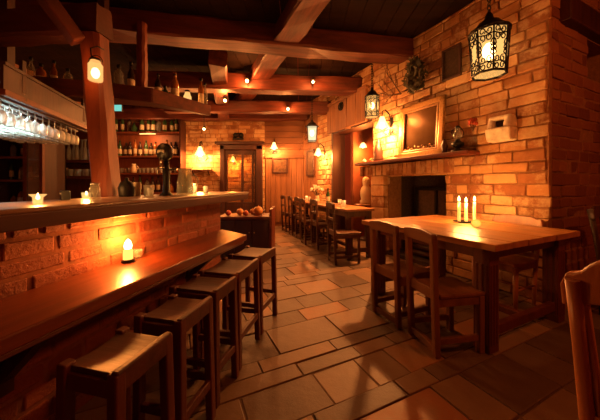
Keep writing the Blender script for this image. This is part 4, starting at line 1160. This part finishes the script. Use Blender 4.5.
# figure on a stand beyond the doorway
fg = unp(366,204,5.85)
st = thing('pedestal_table','small dark table beyond the doorway carrying the pale figure','table', Vector((fg.x,fg.y,0)))
MB().lathe([(.0,fg.z-.03),(.25,fg.z-.03),(.25,fg.z),(.0,fg.z)],20).build('tabletop','fartable',st)
MB().lathe([(.16,0),(.15,.03),(.04,.08),(.035,fg.z-.06),(.08,fg.z-.03)],14).build('pedestal','fchair',st)
o = MB().lathe([(.0,0),(.13,0),(.14,.06),(.105,.10),(.125,.18),(.13,.28),(.10,.36),(.065,.40),(.075,.45),(.085,.51),(.07,.57),(.03,.60),(.0,.605)],20,squash=.8).build('pale_figure','ceramic'); o.location = fg+Vector((0,0,.001)); tag(o,'pale cream rounded figure seen through the doorway beside fireplace jamb','figurine')
for (x, y), lb in (((363,146),'upper glowing pendant lamp seen through the doorway'),((363.5,158.5),'lower glowing pendant lamp seen through the doorway')):
    p = unp(x,y,6.0 if y < 150 else 6.5); t = thing('pendant_lamp',lb,'lamp',p)
    MB().lathe([(.085,-.03),(.065,.025),(.03,.07),(.027,.068),(.06,.02),(.08,-.03)],16).build('lamp_shade','shade',t)
    mb = MB(); mb.ball((0,0,-.01),.035,1,10); mb.build('bulb','bulb',t)
    MB().tube([(0,0,.06),(0,0,2.8-p.z)],.004,6).build('cord','iron',t)
PD = unp(363,152,5.9)

# ------------------------------------------------------------------ ceiling spots
SPOTS = []
for x, y, D, lb in ((247,81,5.0,'bright round spotlight on the second crossbeam, left of centre'),(313,82,5.0,'small round spotlight on the second crossbeam, right side'),(288,109,6.2,'small round spotlight on the third crossbeam'),(225,100.5,5.6,'round spotlight under the lengthwise beam near the bar end'),(204,129,6.6,'small bright spotlight high above the far wall lamp behind bar')):
    p = unp(x,y,D); t = thing('spotlight',lb,'spotlight',p)
    mb = MB(); mb.ball((0,0,0),.032 if x < 290 else .024,1,12); mb.build('bulb','bulb',t)
    zt = 3.1 if x in (247,313) else (2.96 if x == 288 else (3.16 if x == 225 else CZ))
    mb = MB(); mb.lathe([(.03,.02),(.04,.035),(.03,.07),(.0,.07)],12); mb.tube([(0,0,.06),(0,.10 if zt < 3.3 else 0,zt-p.z)],.008,6); mb.build('fitting','iron',t)
    SPOTS.append(p)

# ------------------------------------------------------------------ lights
K = 9.0
lamp(L1+Vector((0,0,.0)), 38*K, WARM, .04)
lamp(L2, 18*K, WARM, .04)
lamp(L3, 12*K, WARM, .04)
lamp(S1+Vector((0,0,-.07)), 62*K, PALE, .05)
lamp(S2+Vector((0,0,-.07)), 18*K, PALE, .05)
lamp(S3+Vector((0,-.05,-.07)), 17*K, PALE, .05)
lamp(S4+Vector((0,-.05,-.09)), 32*K, PALE, .05)
lamp(S5+Vector((0,-.05,-.07)), 12*K, PALE, .05)
lamp(PD, 8*K, WARM, .06)
lamp(PL+Vector((0,-.02,-.01)), 3*K, (1,.28,.05), .03)
lamp(JL, 3*K, WARM, .03)
for c in CP: lamp(c, 10*K, CANDLE, .012)
lamp(KL, 2.8*K, (1,.30,.05), .015)
lamp(T1, .7*K, CANDLE, .012); lamp(T2, .5*K, CANDLE, .012); lamp(T3, .8*K, CANDLE, .012)
sl = bpy.data.lights.new('strip_glow','SPOT'); sl.energy = 340; sl.color = (.78,.95,.88); sl.spot_size = 2.5; sl.spot_blend = .5; sl.shadow_soft_size = .05
so = bpy.data.objects.new('strip_glow', sl); C.objects.link(so); so.location = TB
lamp(SLP, 3.5*K, (1,.40,.12), .05)  # added fill light for the back bar shelves
for p, w in zip(SPOTS, (5,3,3,4,4)): lamp(p+Vector((0,-.05,-.03)), w*K, (1,.32,.07), .03)
lamp((2.5,.5,2.85), 105, (1,.22,.035), .12)   # out-of-view fill light added to brighten the return wall, no fixture
# dim warm air of the rest of the tavern behind the camera
wd = bpy.data.worlds.new('tavern_dim'); bpy.context.scene.world = wd; wd.use_nodes = True
bg = wd.node_tree.nodes['Background']; bg.inputs[0].default_value = (1,.09,.02,1); bg.inputs[1].default_value = .16
